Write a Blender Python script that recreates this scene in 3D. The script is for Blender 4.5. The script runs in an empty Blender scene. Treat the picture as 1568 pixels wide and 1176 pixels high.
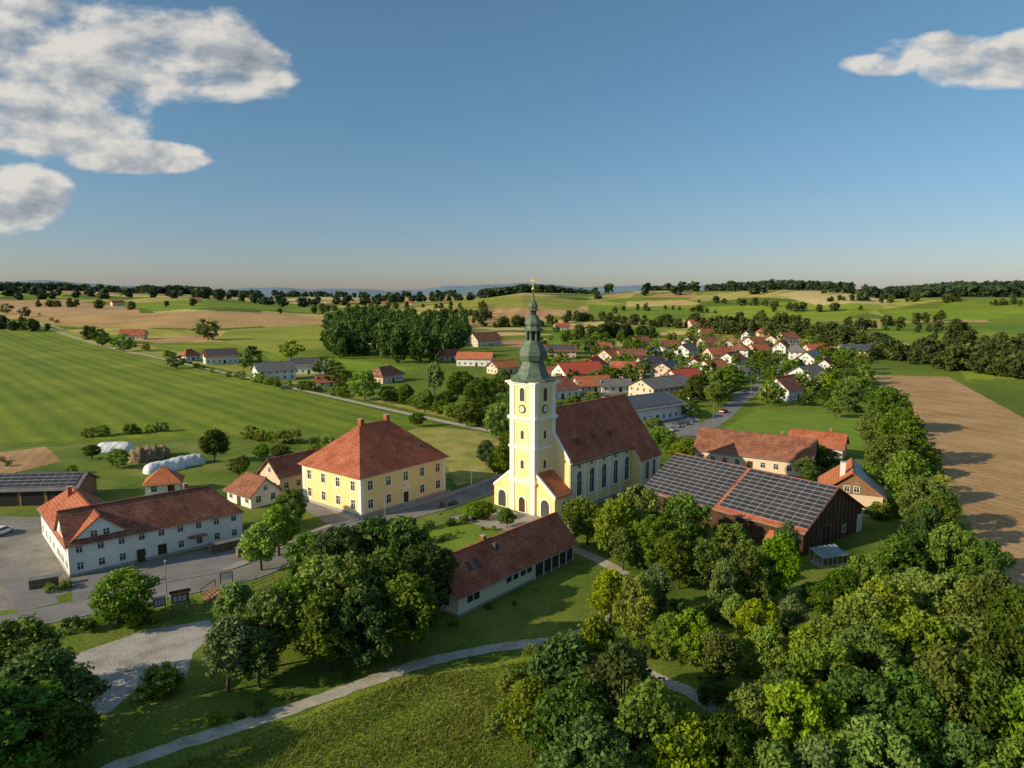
import bpy, bmesh, math, random
import numpy as np
from mathutils import Vector
random.seed(7); rng=np.random.default_rng(11)
scene=bpy.context.scene
rad=math.radians
# ------------------------------------------------------------ survey frame
F=1087.0; CH=45.0; PIT=rad(7.235); SP,CP=math.sin(PIT),math.cos(PIT)
def sm(t):
    t=np.clip(t,0,1); return t*t*(3-2*t)
US=np.array([-400,0,100,200,320,450,600,720,800,900,1000,1100,1200,1300,1350,1450,1568,2000.])
AS=np.array([46,48,44,34,44,26,23,30,44,31,42,50,64,60,44,56,55,50.])
def hgt(x,y):
    x=np.asarray(x,float); y=np.asarray(y,float)
    r=np.hypot(x,y); q=np.hypot(.75*x,y)
    u=784+F*x/np.maximum(y,1e-3)
    A=np.where(y>50,np.interp(u,US,AS),42)
    z=A*sm((q-620)/1700.)*(1-.55*sm((r-2900)/1500.))
    w=sm((q-620)/600.)*(1-sm((r-4200)/1500.))
    z=z+w*(10*np.sin(x/260+.5)*np.cos(y/330)+5*np.sin(x/120+y/190))
    az=np.arctan2(x,y)
    z=z+sm((r-9000)/3000.)*(142+40*np.sin(az*9+1)+26*np.sin(az*23+2)+12*np.sin(az*51)+5*np.sin(az*117))
    return z
def P(u,v,z=0.):
    s=(v-588)/F; Y=CP-s*SP; Z=-(SP+s*CP); t=(CH-z)/(-Z)
    return (t*(u-784)/F, t*Y)
def G(u,v):
    s=(v-588)/F; Y=CP-s*SP; Z=-(SP+s*CP); X=(u-784)/F
    t=np.arange(60,9000,4.); zz=CH+t*Z; d=zz-hgt(t*X,t*Y)
    k=np.argmax(d<0)
    if d[k]>=0: return (3000*X,3000*Y)
    return (float(t[k]*X),float(t[k]*Y))
# ------------------------------------------------------------ materials
MATS={}
def newmat(name):
    m=bpy.data.materials.new(name); m.use_nodes=True
    nt=m.node_tree; nt.nodes.clear()
    out=nt.nodes.new('ShaderNodeOutputMaterial'); b=nt.nodes.new('ShaderNodeBsdfPrincipled')
    nt.links.new(b.outputs[0],out.inputs[0]); return m,nt,b,out
def nd(nt,t,**k):
    n=nt.nodes.new(t)
    for a,v in k.items(): setattr(n,a,v)
    return n
def ramp(nt,fac,cols,lo=.3,hi=.7,pos=None):
    r=nd(nt,'ShaderNodeValToRGB'); e=r.color_ramp.elements
    n=len(cols)
    while len(e)<n: e.new(.5)
    for i,c in enumerate(cols):
        e[i].position=pos[i] if pos else lo+(hi-lo)*i/max(1,n-1); e[i].color=(*c,1)
    nt.links.new(fac,r.inputs[0]); return r.outputs[0]
def noise(nt,vec,scale,detail=4,rough=.6,dist=0.):
    n=nd(nt,'ShaderNodeTexNoise'); n.inputs['Scale'].default_value=scale
    n.inputs['Detail'].default_value=detail; n.inputs['Roughness'].default_value=rough; n.inputs['Distortion'].default_value=dist
    nt.links.new(vec,n.inputs['Vector']); return n.outputs['Fac']
def mul(nt,a,b,f=1.):
    m=nd(nt,'ShaderNodeMix',data_type='RGBA',blend_type='MULTIPLY'); m.inputs[0].default_value=f
    nt.links.new(a,m.inputs[6]); nt.links.new(b,m.inputs[7]); return m.outputs[2]
def mth(nt,op,a,b=None,c=None):
    m=nd(nt,'ShaderNodeMath',operation=op)
    for i,x in enumerate((a,b,c)):
        if x is None: continue
        if isinstance(x,(int,float)): m.inputs[i].default_value=x
        else: nt.links.new(x,m.inputs[i])
    return m.outputs[0]
def M(name,cols,scale=.5,rough=.9,fine=4.,fv=.25,bump=0.,bscale=None,stripe=None,zband=None,metal=0.,spec=.2,coat=0):
    if name in MATS: return MATS[name]
    m,nt,b,out=newmat(name)
    g=nd(nt,'ShaderNodeNewGeometry').outputs['Position']
    n=noise(nt,g,scale,4,.65)
    c=ramp(nt,n,cols)
    f=noise(nt,g,fine,2)
    g2=ramp(nt,f,[(1-fv,)*3,(1+fv*.4,)*3])
    c=mul(nt,c,g2)
    if stripe:
        (dx,dy),per,amt=stripe
        v=nd(nt,'ShaderNodeVectorMath',operation='DOT_PRODUCT'); nt.links.new(g,v.inputs[0]); v.inputs[1].default_value=(dx,dy,0)
        wob=mth(nt,'MULTIPLY',noise(nt,g,.04,3),per*.5)
        pos_=mth(nt,'ADD',v.outputs['Value'],wob)
        s=mth(nt,'SINE',mth(nt,'MULTIPLY',pos_,2*math.pi/per))
        s2=mth(nt,'SINE',mth(nt,'MULTIPLY',pos_,2*math.pi/(per*3.3)))
        s=mth(nt,'MULTIPLY_ADD',mth(nt,'MULTIPLY',mth(nt,'ADD',s,mth(nt,'MULTIPLY',s2,.7)),mth(nt,'MULTIPLY',noise(nt,g,.03,3),1.1)),.5,.5)
        c=mul(nt,c,ramp(nt,s,[(1-amt,1-amt*.75,1-amt),(1.05,1.02,1)],.15,.85))
    if zband:
        sx=nd(nt,'ShaderNodeSeparateXYZ'); nt.links.new(g,sx.inputs[0])
        s=mth(nt,'SINE',mth(nt,'MULTIPLY',sx.outputs[2],2*math.pi/zband))
        c=mul(nt,c,ramp(nt,mth(nt,'MULTIPLY_ADD',s,.5,.5),[(.75,)*3,(1.05,)*3],0,.6))
    nt.links.new(c,b.inputs['Base Color'])
    b.inputs['Roughness'].default_value=rough; b.inputs['Metallic'].default_value=metal
    b.inputs['Specular IOR Level'].default_value=spec
    if coat: b.inputs['Coat Weight'].default_value=coat
    if bump:
        bn=nd(nt,'ShaderNodeBump'); bn.inputs['Strength'].default_value=bump; bn.inputs['Distance'].default_value=.3
        nt.links.new(noise(nt,g,bscale or fine,2),bn.inputs['Height']); nt.links.new(bn.outputs[0],b.inputs['Normal'])
    MATS[name]=m; return m
def leafmat(name,dark,light,tl=.3):
    m,nt,b,out=newmat(name)
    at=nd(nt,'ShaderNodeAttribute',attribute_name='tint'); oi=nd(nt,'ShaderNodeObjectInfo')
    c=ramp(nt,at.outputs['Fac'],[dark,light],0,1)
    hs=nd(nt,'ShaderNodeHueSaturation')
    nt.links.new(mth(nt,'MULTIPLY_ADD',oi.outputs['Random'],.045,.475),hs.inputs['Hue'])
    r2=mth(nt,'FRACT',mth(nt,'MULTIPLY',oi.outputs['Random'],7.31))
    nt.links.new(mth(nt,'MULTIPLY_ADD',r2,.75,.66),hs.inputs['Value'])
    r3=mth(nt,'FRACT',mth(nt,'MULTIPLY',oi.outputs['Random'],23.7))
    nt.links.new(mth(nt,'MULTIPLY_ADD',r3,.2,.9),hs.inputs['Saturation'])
    nt.links.new(c,hs.inputs['Color'])
    nt.links.new(hs.outputs[0],b.inputs['Base Color']); b.inputs['Roughness'].default_value=.6; b.inputs['Specular IOR Level'].default_value=.25
    tr=nd(nt,'ShaderNodeBsdfTranslucent'); nt.links.new(hs.outputs[0],tr.inputs[0])
    mx=nd(nt,'ShaderNodeMixShader'); mx.inputs[0].default_value=tl
    nt.links.new(b.outputs[0],mx.inputs[1]); nt.links.new(tr.outputs[0],mx.inputs[2]); nt.links.new(mx.outputs[0],out.inputs[0])
    return m
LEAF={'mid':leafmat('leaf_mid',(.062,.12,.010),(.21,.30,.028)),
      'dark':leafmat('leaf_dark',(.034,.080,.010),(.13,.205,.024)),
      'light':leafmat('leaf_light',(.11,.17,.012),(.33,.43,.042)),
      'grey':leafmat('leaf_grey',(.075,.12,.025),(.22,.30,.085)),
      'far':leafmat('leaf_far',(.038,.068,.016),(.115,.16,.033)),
      'haze_tint':leafmat('leaf_hazed',(.040,.066,.034),(.095,.13,.058))}  # bluish tone of the distant forest is air haze painted into the leaf colour
bark=M('bark',[(.06,.045,.03),(.13,.10,.07)],2,.95)
grass=M('grass',[(.06,.110,.012),(.115,.18,.018),(.18,.23,.032),(.26,.265,.06)],.07,.95,2.5,.45,.4)
meadow=M('meadow_dry',[(.19,.24,.035),(.34,.32,.075),(.44,.37,.12)],.15,.95,1.5,.3,.3)
soil=M('ploughed_soil',[(.36,.215,.095),(.47,.29,.14),(.55,.36,.19)],.045,.95,.8,.2,.3,stripe=((.92,.38),3.1,.22))
asph=M('asphalt',[(.17,.165,.16),(.26,.25,.24)],.2,.9,5,.15)
yardm=M('farm_gravel',[(.17,.155,.13),(.26,.24,.21),(.34,.32,.28)],.2,.95,3,.3,.3)
gravel=M('gravel',[(.27,.25,.20),(.44,.42,.38),(.56,.54,.50)],.25,.95,5,.35,.4)
path_m=M('gravel_path',[(.33,.30,.22),(.56,.52,.43)],.5,.95,4,.25)
paver=M('paving',[(.30,.28,.25),(.40,.37,.33)],.5,.9,8,.2)
kerbm=M('kerb_stone',[(.35,.34,.32),(.45,.44,.42)],1,.9)
white=M('plaster_white',[(.70,.69,.65),(.86,.85,.81)],.3,.9,3,.06)
cream=M('plaster_cream',[(.78,.69,.48),(.86,.78,.58)],.3,.9,3,.05)
yellow=M('plaster_yellow',[(.90,.68,.30),(.95,.75,.37)],.25,.9,3,.06)
trim=M('plaster_trim',[(.88,.84,.73),(.93,.89,.80)],.4,.9,3,.04)
peach=M('plaster_peach',[(.72,.54,.38),(.80,.62,.46)],.4,.9,3,.06)
tileA=M('tile_redbrown',[(.30,.088,.045),(.43,.135,.07),(.50,.19,.11)],.35,.85,2.5,.35,zband=.36)
tileB=M('tile_oldbrown',[(.17,.075,.05),(.29,.12,.075),(.40,.18,.11)],.4,.9,2.5,.4,zband=.36)
tileC=M('tile_orange',[(.48,.15,.06),(.60,.22,.10)],.35,.85,2.5,.3,zband=.36)
tileD=M('tile_vividred',[(.50,.085,.05),(.58,.12,.07)],.4,.8,2.5,.2,zband=.36)
tileG=M('tile_grey',[(.15,.145,.145),(.22,.215,.21)],.4,.85,2.5,.25,zband=.36)
ROOF={'A':tileA,'B':tileB,'C':tileC,'D':tileD,'G':tileG}
glass=M('window_glass',[(.02,.025,.03),(.05,.06,.07)],1,.12,3,.1,spec=.6)
frame=M('window_frame',[(.75,.74,.70),(.8,.79,.76)],1,.6)
wood=M('wood_dark',[(.06,.035,.02),(.12,.07,.04)],.8,.9,6,.4)
woodl=M('wood_weathered',[(.24,.14,.07),(.36,.22,.12)],.8,.9,6,.4)
copper=M('copper_patina',[(.08,.115,.08),(.13,.18,.125),(.20,.25,.19)],.8,.6,4,.3,metal=.1,spec=.3)
copd=M('copper_dark',[(.05,.055,.045),(.09,.10,.08)],.8,.6,4,.3)
gold=M('gold',[(.75,.5,.12),(.85,.6,.18)],1,.3,metal=1)
black=M('black_paint',[(.02,.02,.02),(.03,.03,.03)],1,.6)
pv=M('solar_cell',[(.035,.033,.038),(.06,.055,.06)],.25,.3,2,.2,spec=.4)
alu=M('aluminium',[(.45,.45,.45),(.55,.55,.55)],1,.45,metal=.3)
metal=M('galvanised_steel',[(.35,.36,.37),(.42,.43,.44)],1,.5,metal=.5)
tarp=M('white_tarp',[(.62,.64,.66),(.86,.87,.88)],.8,.6,2,.15,.6)
hay=M('hay',[(.22,.16,.09),(.34,.26,.15)],1.5,.95,5,.4,.6)
rubber=M('tyre_rubber',[(.02,.02,.02),(.03,.03,.03)],1,.8)
# ------------------------------------------------------------ mesh building
def link(o,parent=None):
    scene.collection.objects.link(o)
    if parent: o.parent=parent
    return o
def mesh_np(name,V,Fq,mat,tint=None,smooth=False):
    me=bpy.data.meshes.new(name); V=np.asarray(V,np.float32); Fq=np.asarray(Fq,np.int32)
    me.vertices.add(len(V)); me.vertices.foreach_set('co',V.ravel())
    k=Fq.shape[1]; me.loops.add(Fq.size); me.loops.foreach_set('vertex_index',Fq.ravel())
    me.polygons.add(len(Fq)); me.polygons.foreach_set('loop_start',np.arange(0,Fq.size,k,dtype=np.int32))
    try: me.polygons.foreach_set('loop_total',np.full(len(Fq),k,np.int32))
    except Exception: pass
    me.update(calc_edges=True)
    for m in (mat if isinstance(mat,list) else [mat]): me.materials.append(m)
    if tint is not None:
        a=me.attributes.new('tint','FLOAT','FACE'); a.data.foreach_set('value',np.asarray(tint,np.float32))
    if smooth: me.polygons.foreach_set('use_smooth',np.ones(len(Fq),bool))
    return me
class Ob:
    def __init__(s,name,x=0,y=0,ang=0,z=0):
        s.name=name; s.p={}; s.x=x; s.y=y; s.a=rad(ang); s.z=z
    def part(s,pn,mat):
        if pn not in s.p: s.p[pn]=([],[],mat)
        return s.p[pn]
    def poly(s,pn,mat,pts):
        V,Fc,_=s.part(pn,mat); n=len(V); V.extend([tuple(p) for p in pts]); Fc.append(list(range(n,n+len(pts))))
    def ext(s,pn,mat,pts,vec):
        V,Fc,_=s.part(pn,mat); n=len(V); k=len(pts); vx,vy,vz=vec
        V.extend([tuple(p) for p in pts]); V.extend([(p[0]+vx,p[1]+vy,p[2]+vz) for p in pts])
        Fc.append(list(range(n,n+k))); Fc.append(list(range(n+2*k-1,n+k-1,-1)))
        for i in range(k):
            j=(i+1)%k; Fc.append([n+i,n+j,n+k+j,n+k+i])
    def box(s,pn,mat,x0,x1,y0,y1,z0,z1):
        s.ext(pn,mat,[(x0,y0,z0),(x1,y0,z0),(x1,y1,z0),(x0,y1,z0)],(0,0,z1-z0))
    def rev(s,pn,mat,prof,n=8,cx=0,cy=0,rot=0.,cap=True):
        V,Fc,_=s.part(pn,mat); b=len(V)
        for (r,z) in prof:
            for i in range(n):
                a=rot+2*math.pi*i/n; V.append((cx+r*math.cos(a),cy+r*math.sin(a),z))
        for j in range(len(prof)-1):
            for i in range(n):
                i2=(i+1)%n; Fc.append([b+j*n+i,b+j*n+i2,b+(j+1)*n+i2,b+(j+1)*n+i])
        if cap:
            Fc.append([b+i for i in range(n)][::-1]); Fc.append([b+(len(prof)-1)*n+i for i in range(n)])
    def window(s,O,T,N,a,z,w,h,arch=False,fw=.14,fm=None,gm=None,mull=True,d=.07,pn='window_frames',gn='window_glass'):
        fm=fm or frame; gm=gm or glass
        def Q(aa,zz,dd): return (O[0]+T[0]*aa+N[0]*dd,O[1]+T[1]*aa+N[1]*dd,zz)
        def cont(g):
            pts=[(a-w/2-g,z-g),(a+w/2+g,z-g)]
            if arch:
                r=w/2+g; zc=z+h-w/2
                for i in range(9): th=math.pi*i/8; pts.append((a+r*math.cos(th),zc+r*math.sin(th)))
            else: pts+=[(a+w/2+g,z+h+g),(a-w/2-g,z+h+g)]
            return pts
        I,Oo=cont(0),cont(fw); k=len(I)
        s.poly(gn,gm,[Q(p[0],p[1],.02) for p in I])
        for i in range(k):
            j=(i+1)%k
            s.poly(pn,fm,[Q(*Oo[i],d),Q(*Oo[j],d),Q(*I[j],d),Q(*I[i],d)])
            s.poly(pn,fm,[Q(*I[i],d),Q(*I[j],d),Q(*I[j],.0),Q(*I[i],.0)])
            s.poly(pn,fm,[Q(*Oo[i],.0),Q(*Oo[j],.0),Q(*Oo[j],d),Q(*Oo[i],d)])
        if mull:
            s.poly(pn,fm,[Q(a-.04,z,.035),Q(a+.04,z,.035),Q(a+.04,z+h*.98,.035),Q(a-.04,z+h*.98,.035)])
            if h>1.0: s.poly(pn,fm,[Q(a-w/2,z+h*.62,.04),Q(a+w/2,z+h*.62,.04),Q(a+w/2,z+h*.62+.07,.04),Q(a-w/2,z+h*.62+.07,.04)])
    def finish(s,recalc=True):
        single=len(s.p)==1
        root=None
        if not single:
            root=bpy.data.objects.new(s.name,None); root.empty_display_size=.5; link(root)
            root.location=(s.x,s.y,s.z); root.rotation_euler=(0,0,s.a)
        for pn,(V,Fc,mat) in s.p.items():
            me=bpy.data.meshes.new(pn if not single else s.name); me.from_pydata(V,[],Fc); me.materials.append(mat)
            if recalc:
                bm=bmesh.new(); bm.from_mesh(me); bmesh.ops.recalc_face_normals(bm,faces=bm.faces); bm.to_mesh(me); bm.free()
            me.update()
            o=bpy.data.objects.new(pn if not single else s.name,me); link(o,root)
            if single: o.location=(s.x,s.y,s.z); o.rotation_euler=(0,0,s.a); root=o
        return root
def sheet(name,pts,off,mat,jit=0.):
    if jit:
        q=[]
        for i in range(len(pts)):
            a=np.array(pts[i],float); b=np.array(pts[(i+1)%len(pts)],float); n=max(1,int(np.hypot(*(b-a))/2.5))
            for k in range(n): q.append(a+(b-a)*k/n+rng.uniform(-jit,jit,2))
        pts=q
    bm=bmesh.new(); vs=[bm.verts.new((p[0],p[1],off)) for p in pts]; f=bm.faces.new(vs)
    f.normal_update()
    if f.normal.z<0: f.normal_flip()
    bmesh.ops.triangulate(bm,faces=bm.faces)
    me=bpy.data.meshes.new(name); bm.to_mesh(me); bm.free(); me.materials.append(mat)
    return link(bpy.data.objects.new(name,me))
def spline(pts,n=8):
    pts=[np.array(p,float) for p in pts]; q=[2*pts[0]-pts[1]]+pts+[2*pts[-1]-pts[-2]]; out=[]
    for i in range(1,len(q)-2):
        for k in range(n):
            t=k/n; a,b,c,d=q[i-1],q[i],q[i+1],q[i+2]
            out.append(.5*((2*b)+(-a+c)*t+(2*a-5*b+4*c-d)*t*t+(-a+3*b-3*c+d)*t**3))
    out.append(pts[-1]); return np.array(out)
def ribbon(name,pts,w,off,mat,n=8,side=0.,ht=0.,wob=0.):
    c=spline(pts,n); t=np.gradient(c,axis=0); t/=np.linalg.norm(t,axis=1)[:,None]; nn=np.stack([-t[:,1],t[:,0]],1)
    c=c+nn*side
    w1=w/2+(rng.uniform(-wob,wob,len(c)) if wob else 0); w2=w/2+(rng.uniform(-wob,wob,len(c)) if wob else 0)
    L=c+nn*np.reshape(w1*np.ones(len(c)),(-1,1)); R=c-nn*np.reshape(w2*np.ones(len(c)),(-1,1)); k=len(c)
    zl=hgt(L[:,0],L[:,1])+off; zr=hgt(R[:,0],R[:,1])+off
    V=np.concatenate([np.c_[L,zl+ht],np.c_[R,zr+ht]]); i=np.arange(k-1)
    Fq=np.stack([k+i,k+i+1,i+1,i],1)
    if ht:
        V=np.concatenate([V,np.c_[L,zl-.05],np.c_[R,zr-.05]])
        Fq=np.concatenate([Fq,np.stack([i,i+1,2*k+i+1,2*k+i],1),np.stack([3*k+i,3*k+i+1,k+i+1,k+i],1)])
    return link(bpy.data.objects.new(name,mesh_np(name,V,Fq,mat)))
def patch(name,A,B,C,D,n,off,mat):
    s,t=np.meshgrid(np.linspace(0,1,n),np.linspace(0,1,n)); A,B,C,D=[np.array(q,float) for q in(A,B,C,D)]
    s=s[...,None];t=t[...,None]; XY=((1-s)*(1-t)*A+s*(1-t)*B+s*t*C+(1-s)*t*D).reshape(-1,2)
    V=np.c_[XY,hgt(XY[:,0],XY[:,1])+off+.0003*np.hypot(XY[:,0],XY[:,1])*sm((XY[:,1]-350)/200)]
    i,j=np.meshgrid(np.arange(n-1),np.arange(n-1)); k=(j*n+i).ravel()
    return link(bpy.data.objects.new(name,mesh_np(name,V,np.stack([k,k+n,k+n+1,k+1],1),mat)))
# ------------------------------------------------------------ terrain
def inpoly(x,y,poly):
    r=np.zeros(x.shape,bool); n=len(poly)
    for i in range(n):
        x1,y1=poly[i]; x2,y2=poly[(i+1)%n]
        if y1==y2: continue
        c=((y1>y)!=(y2>y))&(x<(x2-x1)*(y-y1)/(y2-y1)+x1); r^=c
    return r
az=np.concatenate([np.radians(np.arange(-47,47,.13)),np.radians(np.arange(47,313,3.))])
rr=np.concatenate([[1.,150],300*1.02**np.arange(0,35),600*1.006**np.arange(0,330),np.geomspace(4400,13500,30)])
Ag,Rg=np.meshgrid(az,rr); X=Rg*np.sin(Ag); Y=Rg*np.cos(Ag); Z=hgt(X,Y); sh=X.shape
x=X.ravel(); y=Y.ravel()
base=np.tile(np.array([.14,.20,.028]),(x.size,1))
ns=420
sa=rng.uniform(-.85,.85,ns); sr=np.exp(rng.uniform(np.log(600),np.log(4200),ns)); sx=sr*np.sin(sa); sy=sr*np.cos(sa)
pal=np.array([[.17,.23,.03],[.21,.28,.035],[.11,.17,.025],[.26,.30,.05],[.35,.35,.08],[.15,.21,.03],[.58,.47,.21],[.45,.29,.15],[.19,.26,.03],[.44,.39,.12],[.52,.36,.19]])
pw=[.11,.10,.08,.10,.12,.07,.12,.10,.05,.09,.06]
sc=pal[rng.choice(len(pal),ns,p=pw)]
best=np.full(x.size,1e18); idx=np.zeros(x.size,int)
wx=x+25*np.sin(y/170); wy=y*.75+20*np.sin(x/210)
for i in range(ns):
    d=(wx-sx[i])**2*.4+(wy-sy[i]*.75)**2
    k=d<best; best[k]=d[k]; idx[k]=i
rg=Rg.ravel(); far=(rg>600)
base[far]=sc[idx[far]]
ang_=idx*1.7; st=np.sin((x*np.cos(ang_)+y*np.sin(ang_))/5.)
base[far]*=(1+.12*st[far])[:,None]
FIELDS=[([(-60,480),(230,480),(510,485),(500,497),(320,504),(120,500),(-60,492)],(.50,.33,.16)),
 ([(-60,456),(120,462),(215,474),(215,480),(-60,481)],(.47,.31,.18)),
 ([(150,466),(420,462),(520,468),(500,478),(240,478)],(.19,.28,.03)),
 ([(400,476),(700,476),(690,481),(520,485),(400,481)],(.50,.42,.16)),
 ([(200,458),(330,456),(340,461),(210,464)],(.44,.38,.12)),
 ([(350,505),(500,498),(520,520),(440,545),(330,520)],(.30,.34,.06)),
 ([(850,506),(1010,500),(1010,512),(900,532),(830,528)],(.15,.26,.025)),
 ([(680,459),(900,462),(880,476),(700,474)],(.30,.31,.06)),
 ([(960,462),(1050,459),(1075,466),(960,470)],(.55,.43,.19)),
 ([(900,466),(960,470),(1180,470),(1100,490),(900,486)],(.18,.27,.03)),
 ([(1080,470),(1340,463),(1350,472),(1200,497),(1080,492)],(.25,.33,.035)),
 ([(1190,452),(1340,452),(1360,466),(1250,468)],(.58,.49,.23)),
 ([(1340,474),(1660,470),(1660,488),(1380,492)],(.19,.28,.03)),
 ([(1350,495),(1660,494),(1660,512),(1350,507)],(.14,.23,.03)),
 ([(1350,509),(1660,514),(1660,540),(1400,530)],(.21,.30,.03)),
 ([(-60,505),(100,508),(330,545),(250,548),(90,520),(-60,512)],(.33,.36,.07)),
 ([(330,560),(420,560),(500,580),(470,590),(400,585)],(.30,.31,.07)),
 ([(400,540),(520,548),(640,565),(560,572),(420,556)],(.19,.29,.03)),
 ([(1560,580),(1480,582),(1470,566),(1568,562),(1700,570),(1700,640)],(.24,.32,.035))]
for pl,c in FIELDS:
    w=[G(*p) for p in pl]; k=inpoly(x,y,w)&(rg>290); base[k]=c
haze_tint=sm((rg-1200)/7000.)[:,None]*.6
base=base*(1-haze_tint)+np.array([.20,.27,.33])*haze_tint  # aerial haze painted into the field colours, growing with distance
k=rg>7000; base[k]=np.array([.19,.28,.38])  # blue of the farthest hills is painted haze as well
nr,na=sh; i,j=np.meshgrid(np.arange(na),np.arange(nr-1)); i2=(i+1)%na
Fq=np.stack([(j*na+i),(j*na+i2),((j+1)*na+i2),((j+1)*na+i)],-1).reshape(-1,4)[:,::-1]
tm,nt,b,out=newmat('terrain')
ca=nd(nt,'ShaderNodeVertexColor',layer_name='field'); g=nd(nt,'ShaderNodeNewGeometry').outputs['Position']
c=mul(nt,ca.outputs[0],ramp(nt,noise(nt,g,.012,4),[(.72,.74,.7),(1.2,1.15,1.1)]))
c=mul(nt,c,ramp(nt,noise(nt,g,.35,4),[(.7,.72,.7),(1.25,1.2,1.1)]))
nt.links.new(c,b.inputs['Base Color']); b.inputs['Roughness'].default_value=.95; b.inputs['Specular IOR Level'].default_value=.1
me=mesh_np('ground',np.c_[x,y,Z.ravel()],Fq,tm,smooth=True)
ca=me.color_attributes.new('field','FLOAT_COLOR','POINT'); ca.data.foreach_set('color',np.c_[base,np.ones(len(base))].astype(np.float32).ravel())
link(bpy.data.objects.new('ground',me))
# ------------------------------------------------------------ near ground sheets
fd=np.array([-618,687.]); fd/=np.linalg.norm(fd)
hayfield=M('mown_field',[(.145,.205,.014),(.20,.258,.018),(.29,.32,.03)],.018,.95,.5,.22,stripe=((fd[1],-fd[0]),8.5,.34))
patch('mown_field',(-22,238),(-300,182),(-950,1000),(-640,930),90,.03,hayfield)
ribbon('field_path',[(20,205),(-22,245),(-120,354),(-260,510),(-457,730),(-640,935)],3.2,.3,path_m)
ribbon('field_verge',[(20,208),(-18,248),(-116,358),(-256,514),(-453,734),(-636,939)],5,.2,meadow,side=-3)
sheet('near_grass',[(-260,30),(-260,185),(-60,226),(0,232),(120,230),(140,30)],.004,grass)
sheet('ploughed_field',[P(*p) for p in [(1335,574),(1452,577),(1568,640),(1760,730),(1760,1010),(1568,925),(1500,825),(1440,725),(1402,640)]],.012,soil,.5)
mg=M('lawn',[(.15,.24,.020),(.21,.30,.03)],.1,.95,2,.2,stripe=((.8,.6),3.,.2))
sheet('mown_meadow',[P(*p) for p in [(1098,662),(1160,626),(1330,640),(1320,700),(1240,712),(1130,694)]],.012,mg,.4)
sheet('dry_meadow',[P(*p) for p in [(600,668),(650,652),(735,660),(795,690),(790,722),(700,745),(684,712)]],.012,meadow,.5)
sheet('vegetable_plot',[P(*p) for p in [(-60,700),(70,684),(95,706),(-60,745)]],.03,soil,.3)
sheet('farm_yard',[P(*p) for p in [(-80,790),(60,792),(100,870),(110,905),(60,925),(-100,950)]],.012,yardm,.35)
sheet('yard_apron',[P(*p) for p in [(108,886),(376,828),(420,850),(380,868),(112,925)]],.014,asph)
lawn2=M('church_lawn',[(.13,.22,.020),(.20,.28,.03)],.15,.95,2,.25)
sheet('church_lawn',[P(*p) for p in [(640,800),(705,790),(780,800),(800,830),(690,860),(600,850)]],.012,lawn2,.2)
sheet('church_path',[P(*p) for p in [(690,792),(750,778),(880,800),(870,830),(800,818),(740,806)]],.02,paver)
sheet('presbytery_forecourt',[P(*p) for p in [(460,768),(548,808),(700,762),(688,750),(548,790)]],.016,paver)
sheet('parking_gravel',[P(*p) for p in [(112,1003),(215,968),(318,948),(330,960),(298,1000),(290,1036),(210,1056),(170,1092),(100,1110),(60,1085),(112,1040)]],.012,gravel,.35)
tall=M('tall_meadow',[(.11,.18,.013),(.20,.26,.02),(.32,.34,.055)],.09,.95,2.,.4,.5)
sheet('tall_meadow',[P(*p) for p in [(230,1190),(420,1110),(640,1028),(830,1004),(900,1010),(900,1260),(200,1260)]],.012,tall,.4)
road_pts=[P(*p) for p in [(-260,1010),(-100,978),(0,957),(130,930),(260,903),(370,880),(440,851),(505,818),(585,797),(680,771),(755,744),(828,716)]]+[(28,203),P(1010,675),P(1060,664),P(1100,642),P(1135,612),P(1165,590),P(1192,566),P(1212,540),P(1222,522)]
ribbon('main_road',road_pts,6.4,.03,asph)
ribbon('kerb',road_pts[3:12],.18,.03,kerbm,side=3.3,ht=.12)
ribbon('kerb',road_pts[1:12],.18,.03,kerbm,side=-3.3,ht=.12)
ribbon('pavement',road_pts[5:12],1.6,.034,paver,side=4.2)
ribbon('side_road',[P(0,865),P(40,895),P(60,930)],5,.026,asph)
ribbon('footpath',[P(*p) for p in [(60,1230),(160,1182),(300,1132),(450,1084),(560,1046),(650,1015),(760,992),(850,980),(905,962),(935,930)]],2.1,.03,path_m,wob=.2)
ribbon('footpath',[P(*p) for p in [(850,980),(900,990),(960,1015),(1020,1045),(1060,1062),(1110,1098),(1150,1150)]],2.1,.034,path_m,wob=.2)
ribbon('footpath',[P(*p) for p in [(800,812),(870,838),(915,856),(955,880)]],2.4,.03,path_m,wob=.15)
ribbon('side_road',[P(*p) for p in [(545,812),(510,795),(465,770),(430,760)]],4,.02,asph)
sheet('village_yard',[P(*p) for p in [(990,660),(1010,625),(1060,622),(1075,650),(1050,672),(1000,678)]],.012,asph)
ribbon('village_street',[P(*p) for p in [(880,610),(960,600),(1040,600),(1100,605),(1150,600)]],5,.02,asph)
ribbon('village_street',[P(*p) for p in [(940,575),(1040,570),(1130,562),(1200,560),(1290,560)]],5,.02,asph)
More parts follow.
